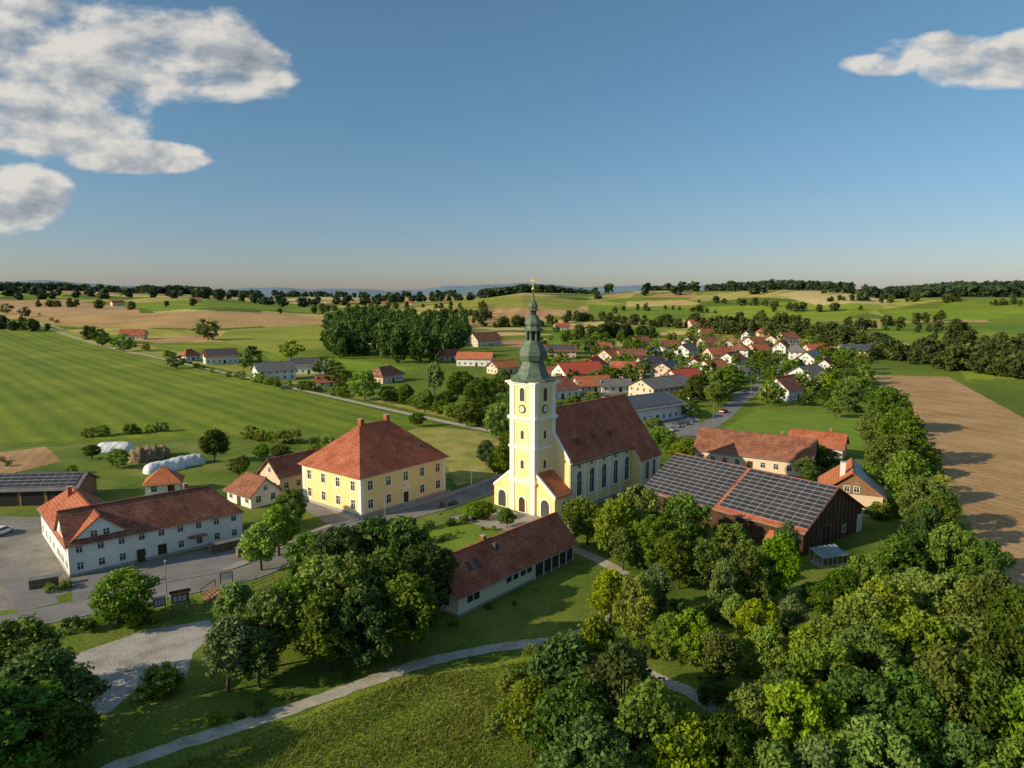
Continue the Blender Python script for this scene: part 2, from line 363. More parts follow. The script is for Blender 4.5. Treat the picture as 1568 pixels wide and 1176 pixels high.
# ------------------------------------------------------------ buildings
def faces(L,W):
    return {'S':((0,-W/2),(1,0),(0,-1)),'N':((0,W/2),(-1,0),(0,1)),'W':((-L/2,0),(0,-1),(-1,0)),'E':((L/2,0),(0,1),(1,0))}
def roof(o,L,W,eave,ridge,mat,ov=.5,th=.22,hip=(0,0),pn='roof',sof=None):
    k=(ridge-eave)/(W/2); x0,x1=-L/2-ov,L/2+ov; ye=W/2+ov; ze=eave-k*ov
    h0,h1=hip; rx0=x0+(h0+ov if h0 else 0); rx1=x1-(h1+ov if h1 else 0)
    up=(0,0,th)
    o.ext(pn,mat,[(x0,-ye,ze),(x1,-ye,ze),(rx1,0,ridge),(rx0,0,ridge)],up)
    o.ext(pn,mat,[(x1,ye,ze),(x0,ye,ze),(rx0,0,ridge),(rx1,0,ridge)],up)
    if h0: o.ext(pn,mat,[(x0,ye,ze),(x0,-ye,ze),(rx0,0,ridge)],up)
    if h1: o.ext(pn,mat,[(x1,-ye,ze),(x1,ye,ze),(rx1,0,ridge)],up)
    o.box('ridge_tiles',mat,rx0,rx1,-.16,.16,ridge+th-.08,ridge+th+.1)
    for s_ in(-1,1): o.box('gutters',metal,x0,x1,s_*(ye+.07)-.07,s_*(ye+.07)+.07,ze+.02,ze+.15)
def gable(o,L,W,eave,ridge,wm,hip=(0,0),gm=None):
    o.box('walls',wm,-L/2,L/2,-W/2,W/2,0,eave-.02)
    g=gm or wm
    if not hip[0]: o.ext('gable_wall',g,[(-L/2,-W/2,eave-.02),(-L/2,W/2,eave-.02),(-L/2,0,ridge-.02)],(.3,0,0))
    if not hip[1]: o.ext('gable_wall',g,[(L/2,-W/2,eave-.02),(L/2,W/2,eave-.02),(L/2,0,ridge-.02)],(-.3,0,0))
def chimney(o,x,y,z0,z1,w=.7,m=None):
    o.box('chimney',m or tileA,x-w/2,x+w/2,y-w/2,y+w/2,z0,z1); o.box('chimney_cap',kerbm,x-w/2-.08,x+w/2+.08,y-w/2-.08,y+w/2+.08,z1,z1+.12)
def panels(o,L,W,eave,ridge,x0,x1,side=-1,th=.22,lo=.06,hi=.94,pw=1.75,ph=1.05):
    k=(ridge-eave)/(W/2); y=lambda f:side*(W/2)*(1-f); z=lambda f:eave+(ridge-eave)*f+th
    n=Vector((0,side*k,1)).normalized(); up=n*.04
    off=n*.12
    o.ext('solar_frame',alu,[(xx,y(f)+off.y,z(f)+off.z) for xx,f in((x0,lo),(x1,lo),(x1,hi),(x0,hi))],tuple(up))
    sl=math.hypot(W/2,ridge-eave); nx=max(1,int((x1-x0)/pw)); ny=max(1,int(sl*(hi-lo)/ph)); dx=(x1-x0)/nx; df=(hi-lo)/ny
    o2=n*.165
    for a in range(nx):
        for b_ in range(ny):
            xa=x0+a*dx+.03; xb=x0+(a+1)*dx-.03; fa=lo+b_*df+.06/sl; fb=lo+(b_+1)*df-.06/sl
            o.poly('solar_panels',pv,[(xx,y(f)+o2.y,z(f)+o2.z) for xx,f in((xa,fa),(xb,fa),(xb,fb),(xa,fb))])
BLD=[]
def house(name,x,y,ang,L,W,eave,ridge,wm,rm,hip=(0,0),floors=2,ncol=None,gm=None,solar=None,chim=1,ov=.6,door=True,wsz=(1.1,1.35)):
    o=Ob(name,x,y,ang); BLD.append((x,y,math.hypot(L,W)/2))
    gable(o,L,W,eave,ridge,wm,hip,gm); roof(o,L,W,eave,ridge,rm,ov,hip=hip)
    fs=faces(L,W)
    for k,(O,T,N) in fs.items():
        ln=L if k in'SN' else W; n=ncol if (ncol and k in'SN') else max(2,int(ln/3.2))
        for fl in range(floors):
            zz=1.0+fl*2.8
            if zz+1.4>eave and k in'SN': continue
            for i in range(n):
                a=-ln/2+ln*(i+.5)/n
                if door and fl==0 and k=='S' and i==n//2:
                    o.window(O,T,N,a,.05,1.1,2.1,fm=wood,gm=wood,mull=False,pn='door_frame',gn='door'); continue
                o.window(O,T,N,a,zz,*wsz)
        if k in 'EW' and not(hip[0] if k=='W' else hip[1]) and ridge-eave>2.2:
            for a in((-.9,.9) if W>9 else (0,)): o.window(O,T,N,a,eave+.5,.9,1.1)
    for c in range(chim):
        chimney(o,L*(.22 if c==0 else -.22),W*.1,ridge-1.5,ridge+1.0)
    if solar: panels(o,L,W,eave,ridge,*solar)
    return o
# presbytery
o=Ob('presbytery',-30.5,154.7,51); L,W,E,R=24.2,19.7,8.7,16.6; BLD.append((-30.5,154.7,15))
gable(o,L,W,E,R,yellow,(8,8)); roof(o,L,W,E,R,tileA,.7,hip=(8,8))
fs=faces(L,W)
for k,(O,T,N) in fs.items():
    ln=L if k in'SN' else W; n=5 if k in 'SN' else 4
    for i in range(n):
        a=-ln/2+ln*(i+.5)/n
        if k=='S' and i==2:
            o.window(O,T,N,a,.3,1.5,2.6,fm=trim,gm=wood,mull=False,fw=.35,d=.15,pn='door_surround',gn='door')
            o.window(O,T,N,a,5.3,1.3,1.9,fm=trim,fw=.3); continue
        o.window(O,T,N,a,1.5,1.25,1.8,fm=trim,fw=.22); o.window(O,T,N,a,5.3,1.25,1.9,fm=trim,fw=.22)
for sx_ in(-1,1):
    for sy_ in(-1,1):
        x0=sx_*L/2; y0=sy_*W/2
        o.box('corner_pilasters',trim,min(x0-sx_*.9,x0+sx_*.06),max(x0-sx_*.9,x0+sx_*.06),min(y0-sy_*.9,y0+sy_*.06),max(y0-sy_*.9,y0+sy_*.06),.02,E-.5)
o.box('cornice',trim,-L/2-.35,L/2+.35,-W/2-.35,W/2+.35,E-.75,E-.45)
o.box('plinth',kerbm,-L/2-.08,L/2+.08,-W/2-.08,W/2+.08,0,.6)
o.ext('portal_gable',trim,[(-1.6,-W/2-.02,3.6),(1.6,-W/2-.02,3.6),(0,-W/2-.02,4.6)],(0,-.3,0))
for i in range(3): o.box('door_steps',kerbm,-1.5-.3*i,1.5+.3*i,-W/2-.6-.3*i,-W/2-.1,-.02,.45-.15*i)
chimney(o,-3.6,0,R-.3,R+1.4,1.); chimney(o,3.6,0,R-.3,R+1.4,1.)
for xx in(-7,0,7): o.box('roof_hatch',copd,xx-.3,xx+.3,-W/2+2.6,-W/2+3.2,E+2.5,E+2.75)
o.finish()
# church : local x = east along nave, local y = north, origin tower centre
o=Ob('church',4.3,145.3,48); BLD+=[(4.3,145.3,6),(14,156,11),(24,167,12)]
hw=3.25
def tbox(pn,m,h,z0,z1): o.box(pn,m,-h,h,-h,h,z0,z1)
tbox('tower_walls',yellow,hw,0,27.3)
for sx_ in(-1,1):
    for sy_ in(-1,1):
        a0,a1=sorted((sx_*(hw-1.1),sx_*(hw+.14))); b0,b1=sorted((sy_*(hw-1.1),sy_*(hw+.14)))
        o.box('tower_pilasters',trim,a0,a1,b0,b1,.0,26.9)
for z,e,h in((6.4,.42,.5),(13.6,.35,.4),(19.6,.5,.55),(26.6,.45,.35),(27.0,.8,.4)):
    tbox('tower_cornices',trim,hw+e,z,z+h); tbox('tower_cornices',trim,hw+e*.6,z-.25,z-.002)
fs=faces(2*hw,2*hw)
for k,(O,T,N) in fs.items():
    o.window(O,T,N,0,23.3,1.3,2.8,True,fw=.22,fm=trim,gm=copd,mull=False,d=.12)
    o.window(O,T,N,0,15.5,.9,1.8,True,fw=.2,fm=trim,mull=False); o.window(O,T,N,0,9.3,.9,1.8,True,fw=.2,fm=trim,mull=False)
    for (za,zb) in((7.4,13.0),(14.5,19.0)):
        for sa_ in(-1.9,1.9): o.poly('panel_moulding',trim,[(O[0]+T[0]*(sa_+q)+N[0]*.05,O[1]+T[1]*(sa_+q)+N[1]*.05,zz) for q,zz in((-.09,za),(.09,za),(.09,zb),(-.09,zb))])
        for zc in(za,zb): o.poly('panel_moulding',trim,[(O[0]+T[0]*q+N[0]*.055,O[1]+T[1]*q+N[1]*.055,zz) for q,zz in((-1.99,zc-.09),(1.99,zc-.09),(1.99,zc+.09),(-1.99,zc+.09))])
    c=[(O[0]+T[0]*.85*math.cos(t)+N[0]*.2,O[1]+T[1]*.85*math.cos(t)+N[1]*.2,21.75+.85*math.sin(t)) for t in np.linspace(0,2*math.pi,24,endpoint=False)]
    o.ext('clock_ring',black,c,(-N[0]*.18,-N[1]*.18,0))
    c2=[(O[0]+T[0]*.66*math.cos(t)+N[0]*.215,O[1]+T[1]*.66*math.cos(t)+N[1]*.215,21.75+.66*math.sin(t)) for t in np.linspace(0,2*math.pi,24,endpoint=False)]
    o.poly('clock_face',white,c2)
    for th,ln in((1.2,.55),(2.6,.4)):
        dx,dz=math.cos(th),math.sin(th)
        o.poly('clock_hands',black,[(O[0]+T[0]*(p)+N[0]*.225,O[1]+T[1]*(p)+N[1]*.225,21.75+q) for p,q in((-dz*.05,dx*.05),(dz*.05,-dx*.05),(dx*ln+dz*.03,dz*ln-dx*.03),(dx*ln-dz*.03,dz*ln+dx*.03))])
O,T,N=fs['W']; o.window(O,T,N,0,.1,1.7,3.2,True,fw=.35,fm=trim,gm=wood,mull=False,d=.15,pn='portal_surround',gn='portal_door')
# spire
r8=math.pi/8
o.rev('spire_helm',copper,[(4.9,27.4),(4.95,27.6),(4.2,28.0),(3.4,28.7),(2.8,29.7),(2.4,30.8),(2.2,31.6)],8,rot=r8)
o.rev('spire_helm',copper,[(2.75,31.55),(2.8,31.8),(3.0,32.6),(2.9,33.4),(2.45,34.3),(1.9,35.0),(1.6,35.6)],8,rot=r8)
o.rev('spire_lantern',copd,[(1.15,35.5),(1.15,37.6)],8,rot=r8)
for i in range(8):
    a=r8+i*math.pi/4; o.rev('spire_posts',copper,[(.22,35.5),(.22,37.6)],6,cx=1.4*math.cos(a),cy=1.4*math.sin(a))
o.rev('spire_helm',copper,[(2.0,37.5),(2.05,37.75),(1.6,38.1),(1.45,38.4),(1.7,38.9),(1.65,39.5),(1.25,40.2),(.9,40.7)],8,rot=r8)
o.rev('spire_lantern',copd,[(.7,40.6),(.7,41.7)],8,rot=r8)
o.rev('spire_helm',copper,[(1.15,41.6),(1.2,41.8),(.85,42.0),(1.0,42.5),(.85,43.0),(.4,43.6),(.22,44.4),(.12,45.6)],8,rot=r8)
o.rev('spire_ball',gold,[(.05,45.5),(.33,45.65),(.42,45.95),(.33,46.25),(.05,46.4)],10)
o.box('cross',gold,-.08,.08,-.08,.08,46.3,48.7); o.box('cross',gold,-.078,.078,-.6,.6,47.6,47.76); o.box('cross',gold,-.077,.077,-.35,.35,48.1,48.22)
# nave
n0,n1,NW,NE,NR=2.7,26.,7.7,11.,20.5
k=(NR-NE)/NW
o.box('nave_walls',yellow,n0,n1,-NW,NW,0,NE-.05)
o.ext('nave_gable',yellow,[(n0,-NW,NE-.05),(n0,NW,NE-.05),(n0,0,NR+.1)],(.5,0,0))
for sg in(-1,1): o.ext('gable_coping',trim,[(n0-.15,sg*(NW+.1),NE-.5),(n0-.15,sg*(NW+.1),NE+.25),(n0-.15,0,NR+.75),(n0-.15,0,NR)],(.35,0,0))
ov=.5
for sgn in(-1,1):
    o.ext('roof',tileA,[(n0+.25,sgn*(NW+ov),NE-k*ov),(n1,sgn*(NW+ov),NE-k*ov),(n1,0,NR),(n0+.25,0,NR)],(0,0,.25))
e0,e1,EW=n1,34.4,10.1; EE=NR-k*EW
o.box('choir_walls',yellow,e0+.02,e1,-EW,EW,0,EE-.05)
o.ext('choir_gable',yellow,[(e1,-EW,EE-.05),(e1,EW,EE-.05),(e1,0,NR)],(-.4,0,0)); o.ext('choir_gable',yellow,[(e0+.03,-EW,EE-.05),(e0+.03,EW,EE-.05),(e0+.03,0,NR)],(.4,0,0))
for sgn in(-1,1):
    o.ext('roof',tileA,[(e0+.0-.3,sgn*(EW+ov),EE-k*ov),(e1+.3,sgn*(EW+ov),EE-k*ov),(e1+.3,0,NR+.02),(e0-.3,0,NR+.02)],(0,0,.25))
    for xx in(8,14,20): o.box('roof_dormer',tileB,xx-.35,xx+.35,min(sgn*5,sgn*6.2),max(sgn*5,sgn*6.2),NR-k*5.9,NR-k*5.0+.35)
o.box('ridge_tiles',tileA,n0+.3,e1+.3,-.18,.18,NR+.18,NR+.38)
for sgn,(T,N) in((-1,((1,0),(0,-1))),(1,((-1,0),(0,1)))):
    for i in range(5):
        a=n0+3.2+i*4.5; aa=a if sgn<0 else -a
        o.window((0,sgn*NW),T,N,aa,3.0,1.7,5.4,True,fw=.3,fm=trim,d=.16)
        xx=n0+.55+i*4.55; o.box('nave_pilasters',trim,xx-.4,xx+.4,min(sgn*NW,sgn*(NW+.14)),max(sgn*NW,sgn*(NW+.14)),0,NE-.75)
        o.window((0,sgn*NW),T,N,aa,9.0,.8,.75,True,fw=.15,fm=trim,mull=False)
    o.box('nave_cornice',trim,n0,n1,min(sgn*NW,sgn*(NW+.3)),max(sgn*NW,sgn*(NW+.3)),NE-.75,NE-.45)
    for a in(29.,31.9): o.window((0,sgn*EW),T,N,a if sgn<0 else -a,2.6,1.3,4.2,True,fw=.25,fm=trim)
    for xx in(e0+.6,e1-.5): o.box('choir_pilasters',trim,xx-.5,xx+.5,min(sgn*EW,sgn*(EW+.14)),max(sgn*EW,sgn*(EW+.14)),0,EE-.9)
    y0,y1=sgn*hw,sgn*8.3; lo,hi_=4.6,8.4
    o.ext('porch_walls',yellow,[(-2.9,y0,0),(-2.9,y1,0),(-2.9,y1,lo),(-2.9,y0,hi_)],(n0+2.88,0,0))
    o.ext('porch_roof',tileC,[(-2.6,y0,hi_+.05),(-2.6,y1+sgn*.4,lo-.25),(n0-.2,y1+sgn*.4,lo-.25),(n0-.2,y0,hi_+.05)],(0,0,.22))
    o.ext('porch_coping',trim,[(-3.0,y0+sgn*.15,hi_-.3),(-3.0,y1+sgn*.2,lo-.45),(-3.0,y1+sgn*.2,lo+.15),(-3.0,y0+sgn*.15,hi_+.35)],(.42,0,0))
    o.window((-2.9,sgn*5.9),(0,-1),(-1,0),0,.1,2.2,3.6,True,fw=.35,fm=trim,gm=copd,mull=False,d=.14,pn='porch_arch',gn='porch_shade_panel')  # dark flat panel paints the shade inside the porch arch
    o.window((0,y1),T,N,0 ,1.2,1.3,2.,True,fw=.25,fm=trim)
o.box('plinth',kerbm,n0,n1,-NW-.2,NW+.2,0,.7)
o.box('downpipe',copd,n0+.15,n0+.3,-NW-.35,-NW-.25,0,NE-.6); o.box('gutter',copd,n0+.3,n1-.4,-NW-.75,-NW-.55,NE-1.0,NE-.82)
o.finish()
# white farmhouse (L shape)
o=house('farmhouse_long',-63.5,121.5,41,27.6,10,5.3,9.6,white,tileB,(0,4),2,9,chim=1,wsz=(.85,1.15),ov=.4); o.box('plinth',kerbm,-13.9,13.9,-5.08,5.08,0,.5)
o.box('cellar_door',wood,-4.,-2.8,-5.15,-5.05,.0,2.2)
o.box('porch_roof',tileB,4.2,7.2,-6.4,-5.02,2.5,2.65)
for xx in(-9,-1,8): o.box('snow_guard',metal,xx,xx+.15,-3.2,-3.,6.9,7.15)
o.finish()
house('farmhouse_wing',-76.2,122.3,131,27,9.5,5.2,9.0,white,tileA,(0,4),2,7,chim=1,wsz=(.85,1.15),ov=.4).finish()
# long parish building
o=Ob('parish_barn',-1.6,108,50); L,W,E,R=28,8,3.4,7.3; BLD.append((-1.6,108,14))
gable(o,L,W,E,R,cream); roof(o,L,W,E,R,tileA,.6); fs=faces(L,W); O,T,N=fs['S']
for a,w,h,z in((-11.6,.9,.9,1.5),(-10.2,.9,.9,1.5),(-3,.9,.9,1.7),(-1.4,.9,.9,1.7),(.4,.9,.9,1.7),(2,.9,.9,1.7)):
    o.window(O,T,N,a,z,w,h,fm=wood,fw=.1)
for a in(4.5,6.6,8.7,10.8,12.6): o.window(O,T,N,a,.25,1.75,2.6,fm=wood,fw=.14)
for a in(3.3,5.55,7.65,9.75,11.75,13.7): o.box('bay_posts',cream,a-.12,a+.12,-W/2-.12,-W/2-.02,0,3.1)
O,T,N=fs['W']; o.window(O,T,N,-1.6,1.2,.9,1.2,fm=wood); o.window(O,T,N,1.6,1.2,.9,1.2,fm=wood); o.window(O,T,N,0,4.2,.9,1.1,fm=wood)
kk=(R-E)/(W/2)
for a in(-9.6,-7.9):
    yy=-2.; zz=E+kk*(W/2+yy)+.22
    c=[(a-.4,yy-.5,zz-.5*kk+.05),(a+.4,yy-.5,zz-.5*kk+.05),(a+.4,yy+.5,zz+.5*kk+.05),(a-.4,yy+.5,zz+.5*kk+.05)]
    o.ext('skylights',glass,c,(0,0,.09))
o.box('roof_vent',copd,-3.4,-2.7,-1.6,-.9,R-1.3,R-.1); chimney(o,-4,.3,R-.4,R+.9,.6,tileA)
o.box('plinth',kerbm,-L/2-.05,L/2+.05,-W/2-.05,W/2+.05,0,.35)
o.finish()
# solar barn
o=Ob('solar_barn',47.5,138.5,-50.4); L,W,E,R=35,22,4.4,10.2; BLD.append((47,138,19))
gable(o,L,W,E,R,wood,gm=wood); roof(o,L,W,E,R,tileA,.6); panels(o,L,W,E,R,-18.,-.5,-1,lo=-.045,hi=.985); panels(o,L,W,E,R,.3,18.,-1,lo=.03,hi=.985)
O,T,N=faces(L,W)['E']
for a in np.arange(-10.5,10.6,1.5): o.box('barn_battens',wood if int(a)%2 else woodl,L/2+.01,L/2+.07,a-.07,a+.07,0,E+ (R-E)*(1-abs(a)/11)-.3)
o.window(O,T,N,-3,.1,3.6,3.6,fm=woodl,gm=black,mull=False,gn='barn_door',pn='barn_door_frame')
o.window(O,T,N,4,1.2,1.2,1.2)
o.box('white_sheeting',tarp,L/2+.1,L/2+.3,8.8,10.6,0,3.4)
o.finish()
px,py=P(1268,862); o=Ob('greenhouse',px,py,20)
for a in np.linspace(-2.6,2.6,6): o.box('posts',alu,a-.05,a+.05,-1.5,-1.42,0,1.6); o.box('posts',alu,a-.05,a+.05,1.42,1.5,0,2.4); o.ext('rafters',alu,[(a-.05,-1.6,1.66),(a+.05,-1.6,1.66),(a+.05,1.6,2.46),(a-.05,1.6,2.46)],(0,0,.06))
o.ext('glass_roof',M('greenhouse_glass',[(.16,.21,.22),(.22,.28,.29)],1,.25,3,.1,spec=.6),[(-2.7,-1.6,1.6),(2.7,-1.6,1.6),(2.7,1.6,2.4),(-2.7,1.6,2.4)],(0,0,.04)); o.box('wall_panels',glass,-2.6,2.6,-1.49,-1.46,.3,1.55); o.box('base',kerbm,-2.65,2.65,-1.52,1.52,0,.3); o.finish()
o=house('farm_cottage',72,147,66,13,11.5,4.4,8.8,peach,tileC,chim=0,floors=1,gm=woodl); chimney(o,-4.,1.8,7,10.4,1.,white)
kk=(8.8-4.4)/5.75
for i in range(9):
    xa=-6.9+i*1.55
    o.ext('roof_sheets',alu if i%2 else metal,[(xa,-6.2,4.4-kk*.45+.3),(xa+1.35,-6.2,4.4-kk*.45+.3),(xa+1.35,-.4,8.8-.3*kk+.3),(xa,-.4,8.8-.3*kk+.3)],(0,0,.06+.05*(i%2)))
o.finish()
house('farm_stable',64,183,-33,29,10,4.0,8.6,peach,tileB,chim=1,floors=1).finish()
house('farm_shed',86,196,-33,14,8,3.5,6.5,peach,tileA,chim=1,floors=1).finish()
house('garden_shed',48,121,-50,4,3,2.,3.,woodl,tileC,chim=0,floors=1,door=False,wsz=(.6,.6)).finish()
house('brick_shed',25.,115.,-20,4.5,3,2.,2.9,peach,tileC,chim=0,floors=0,door=False).finish()
house('garage',-56.5,151,-39,9.5,7,2.8,5.9,white,tileB,(2,0),1,3,chim=0).finish()
house('annex_house',-51.5,164,51,13,8,4.,7.4,peach,tileB,chim=0,floors=1).finish()
house('small_outbuilding',-79.5,158,20,7,6,3,5.6,white,tileC,(3,3),1,2,chim=0).finish()
o=house('machinery_barn',-113,151,6,38,9,3.6,5.8,woodl,tileG,chim=0,floors=0,door=False,solar=(-18.5,18.5,-1))
for i in range(7):
    O,T,N=faces(38,9)['S']; o.window(O,T,N,-16+i*5.2,.05,4.2,2.9,fm=wood,gm=black,mull=False,pn='bay_frames',gn='bay_shade_panels')  # flat black panels stand in for the shade inside the bays
o.finish()
# village
V_=[ # u,v,L,W,eave,ridge,ang,roof,wall
(420,582,17,11,5.6,8.6,35,'G','w'),(470,572,18,11,5.,7.6,10,'G','w'),(338,556,17,12,5,8.4,30,'B','w'),(290,552,11,9,4,7,60,'A','w'),(205,520,20,12,5,9,10,'A','p'),
(500,592,8,6,3,5,20,'A','w'),(728,560,20,12,5,7.6,-8,'C','w'),(770,572,14,9,4,6.5,40,'C','p'),(742,530,24,14,6,11,40,'B','p'),(690,552,14,9,4,7,0,'B','p'),(590,585,14,10,4,7.2,60,'B','p'),
(885,590,20,14,6.5,10.6,25,'D','w'),(908,575,17,12,5.5,9.4,70,'D','p'),(857,548,17,12,5.5,8.6,0,'B','p'),(935,556,15,11,5.,8.5,50,'C','p'),(965,556,15,11,5.,8.5,10,'B','w'),(962,578,14,10,4,7.6,-20,'A','p'),
(1000,553,15,11,6,9.8,80,'G','w'),(995,570,14,10,5,8.6,30,'B','w'),(1020,578,16,11,5,8,60,'G','p'),(1012,610,24,13,5.6,8.4,38,'G','p'),(1045,592,14,10,5,8,30,'D','w'),(1062,570,13,10,5,8,70,'A','w'),
(975,640,26,18,5,7.6,38,'G','w'),(850,610,16,11,4.5,8.4,30,'B','w'),(905,600,14,9,3.5,6.5,20,'C','p'),(860,585,12,9,4,7,0,'B','p'),
(1025,538,13,10,4.5,8,10,'B','w'),(1055,530,13,10,4.5,8,60,'A','w'),(1083,532,13,10,4.5,8,20,'B','p'),(1110,537,14,10,5,8.5,80,'A','w'),(1132,545,15,11,5.5,9,70,'B','w'),(1100,552,16,11,5,8.6,20,'A','p'),
(1120,562,14,11,5,8.4,50,'B','w'),(1090,575,15,11,5,8,40,'C','w'),(1155,532,13,10,5,8,30,'A','w'),(1178,530,14,11,5,9,70,'A','y'),(1205,525,14,11,5,9,20,'B','w'),
(1220,550,15,11,6,9.5,70,'G','w'),(1240,563,16,11,5.5,9.5,50,'A','w'),(1262,575,14,10,5,9,60,'B','w'),(1235,590,15,12,5.5,9.,40,'G','w'),(1199,612,13,11,4.8,9,42,'B','w'),(1248,545,12,10,5,8,10,'A','p'),
(1080,515,12,9,4.5,7.5,20,'A','w'),(1170,515,13,9,4.5,7.5,0,'A','p'),(1070,502,22,12,6,10,10,'A','p'),(920,540,12,9,4.,7,0,'A','w'),
(860,505,14,10,5,8,10,'D','w'),(1325,548,30,16,6,8.6,-12,'G','y'),(1255,600,10,7,3,5,40,'A','w'),(1140,575,10,8,3,5.2,20,'G','w'),(1065,607,9,7,3,5,30,'A','w'),(940,600,12,8,3,5.,10,'G','w'),
(1050,545,12,10,4.5,8,50,'G','w'),(980,530,12,10,4.5,7.5,20,'B','p'),(1145,520,12,10,4.5,8,50,'G','w'),(1160,545,13,10,5,8.5,20,'A','p'),(1195,540,12,10,5,8.5,60,'D','w')]
WL={'w':white,'p':peach,'y':cream}
SOLP={(470,572),(338,556),(975,640),(857,548),(1325,548),(1255,600),(995,570),(1240,563),(1132,545)}
for i,(u,v,L,W,E,R,a,rf,wl) in enumerate(V_):
    x_,y_=G(u,v)
    barn=(u,v) in((975,640),(1325,548),(742,530))
    k_=1.08 if (barn or y_<480) else random.uniform(.92,1.3)
    L*=k_*random.uniform(1,1.12); W*=k_; R+=.5*k_
    o=house('village_barn' if barn else 'village_house',x_,y_,a,L,W,E,R,WL[wl],ROOF[rf],hip=(3.5,3.5) if (i%7==3 and not barn) else (0,0),chim=0 if barn else 1,solar=(-L/2+1,L/2-1,-1) if (u,v) in SOLP and i%7!=3 or barn and rf=='G' else None,ov=.9)
    o.z=float(hgt(x_,y_)); o.finish()
# ------------------------------------------------------------ tarps, hay, cars, street furniture
def mound(name,x,y,ang,L,W,H,mat,seed,bulge=.25):
    n,m=28,14; V=[];Fq=[]
    r=np.random.default_rng(seed); ph=r.uniform(0,6,8)
    for i in range(n):
        s=-1+2*i/(n-1); e=(1-abs(s)**7)**.5
        for j in range(m):
            t=math.pi*j/(m-1); d=1+bulge*.5*math.sin(s*9+ph[0])*math.sin(t*3+ph[1])+bulge*.35*math.sin(s*17+ph[2]+t*5)
            V.append((s*L/2,math.cos(t)*W/2*(.45+.55*e)*d,max(0,math.sin(t))*H*e*d-.03))
    for i in range(n-1):
        for j in range(m-1): k_=i*m+j; Fq.append((k_,k_+m,k_+m+1,k_+1))
    me=mesh_np(name,V,Fq,mat,smooth=True); o=link(bpy.data.objects.new(name,me)); o.location=(x,y,0); o.rotation_euler=(0,0,rad(ang))
px,py=P(176,690); mound('polytunnel',px,py,8,10,4.5,2.6,tarp,1,.08)
px,py=P(252,720); mound('polytunnel',px,py,48,10,4.6,2.6,tarp,2,.08)
px,py=P(285,712); mound('polytunnel',px,py,48,10,4.6,2.6,tarp,3,.08)
px,py=P(226,702); mound('hay_heap',px,py,60,12,7,3.0,hay,4,.5)
def car(x,y,ang,col,nm='parked_car'):
    o=Ob(nm,x,y,ang,.04); cm=M('car_paint_%s'%col[0],[col[1],tuple(c*1.1 for c in col[1])],1,.3,spec=.5,coat=.6)
    prof=[(-2.1,.35),(2.1,.35),(2.15,.62),(2.0,.82),(1.15,.95),(-1.55,1.0),(-2.1,.9),(-2.18,.6)]
    o.ext('body',cm,[(p[0],-.87,p[1]) for p in prof],(0,1.74,0))
    lo=[(1.2,-.82,.95),(1.2,.82,.95),(-1.75,.82,.98),(-1.75,-.82,.98)]; hi=[(.45,-.66,1.44),(.45,.66,1.44),(-1.25,.66,1.46),(-1.25,-.66,1.46)]
    for i in range(4): j=(i+1)%4; o.poly('windows',glass,[lo[i],lo[j],hi[j],hi[i]])
    o.ext('cabin_roof',cm,[(.5,-.68,1.44),(.5,.68,1.44),(-1.3,.68,1.46),(-1.3,-.68,1.46)],(0,0,.05))
    for xx in(-1.35,1.35):
        for yy in(-.9,.7):
            c=[(xx+.33*math.cos(t),yy,.33+.33*math.sin(t)) for t in np.linspace(0,2*math.pi,14,endpoint=False)]; o.ext('wheels',rubber,c,(0,.2,0))
            c=[(xx+.18*math.cos(t),yy-.01 if yy<0 else yy+.21,.33+.18*math.sin(t)) for t in np.linspace(0,2*math.pi,10,endpoint=False)]; o.poly('hubcaps',alu,c)
    o.box('headlights',frame,2.1,2.17,-.8,-.5,.6,.75); o.box('headlights',frame,2.1,2.17,.5,.8,.6,.75); o.finish()
CC=[('white',(.8,.8,.8)),('silver',(.4,.41,.43)),('black',(.03,.03,.035)),('blue',(.05,.09,.2)),('red',(.4,.03,.03)),('grey',(.15,.15,.16))]
for i,(u,v,a,c) in enumerate([(3,818,80,0),(1018,640,60,1),(1030,637,60,2),(1041,634,60,0),(1032,654,150,5),(1045,650,150,2),(1054,646,150,3),(1022,660,150,1),(1140,603,48,0),(1108,632,50,4),(1000,640,60,3),(910,612,10,0),(930,610,30,5),(1160,580,60,1),(437,596,20,5),(1210,603,70,2),(1060,612,20,0),(1168,598,50,3),(815,585,10,4),(1060,634,60,1),(1012,668,150,0)]):
    px,py=P(u,v); car(px,py,a,CC[c])
def lamp(u,v,h=7,ang=0):
    px,py=P(u,v); o=Ob('street_lamp',px,py,ang)
    o.rev('pole',metal,[(.09,0),(.06,h)],8); o.ext('arm',metal,[(0,-.03,h-.1),(1.2,-.03,h+.1),(1.2,-.03,h+.16),(0,-.03,h)],(0,.06,0)); o.box('lamp_head',metal,.9,1.6,-.13,.13,h+.08,h+.22); o.box('lamp_glass',frame,.95,1.5,-.1,.1,h+.04,h+.078); o.finish()
for a in[(256,922,6.5,-60),(722,760,6,-40),(1092,650,8,180),(1150,606,7,180),(590,800,5,100)]: lamp(*a)
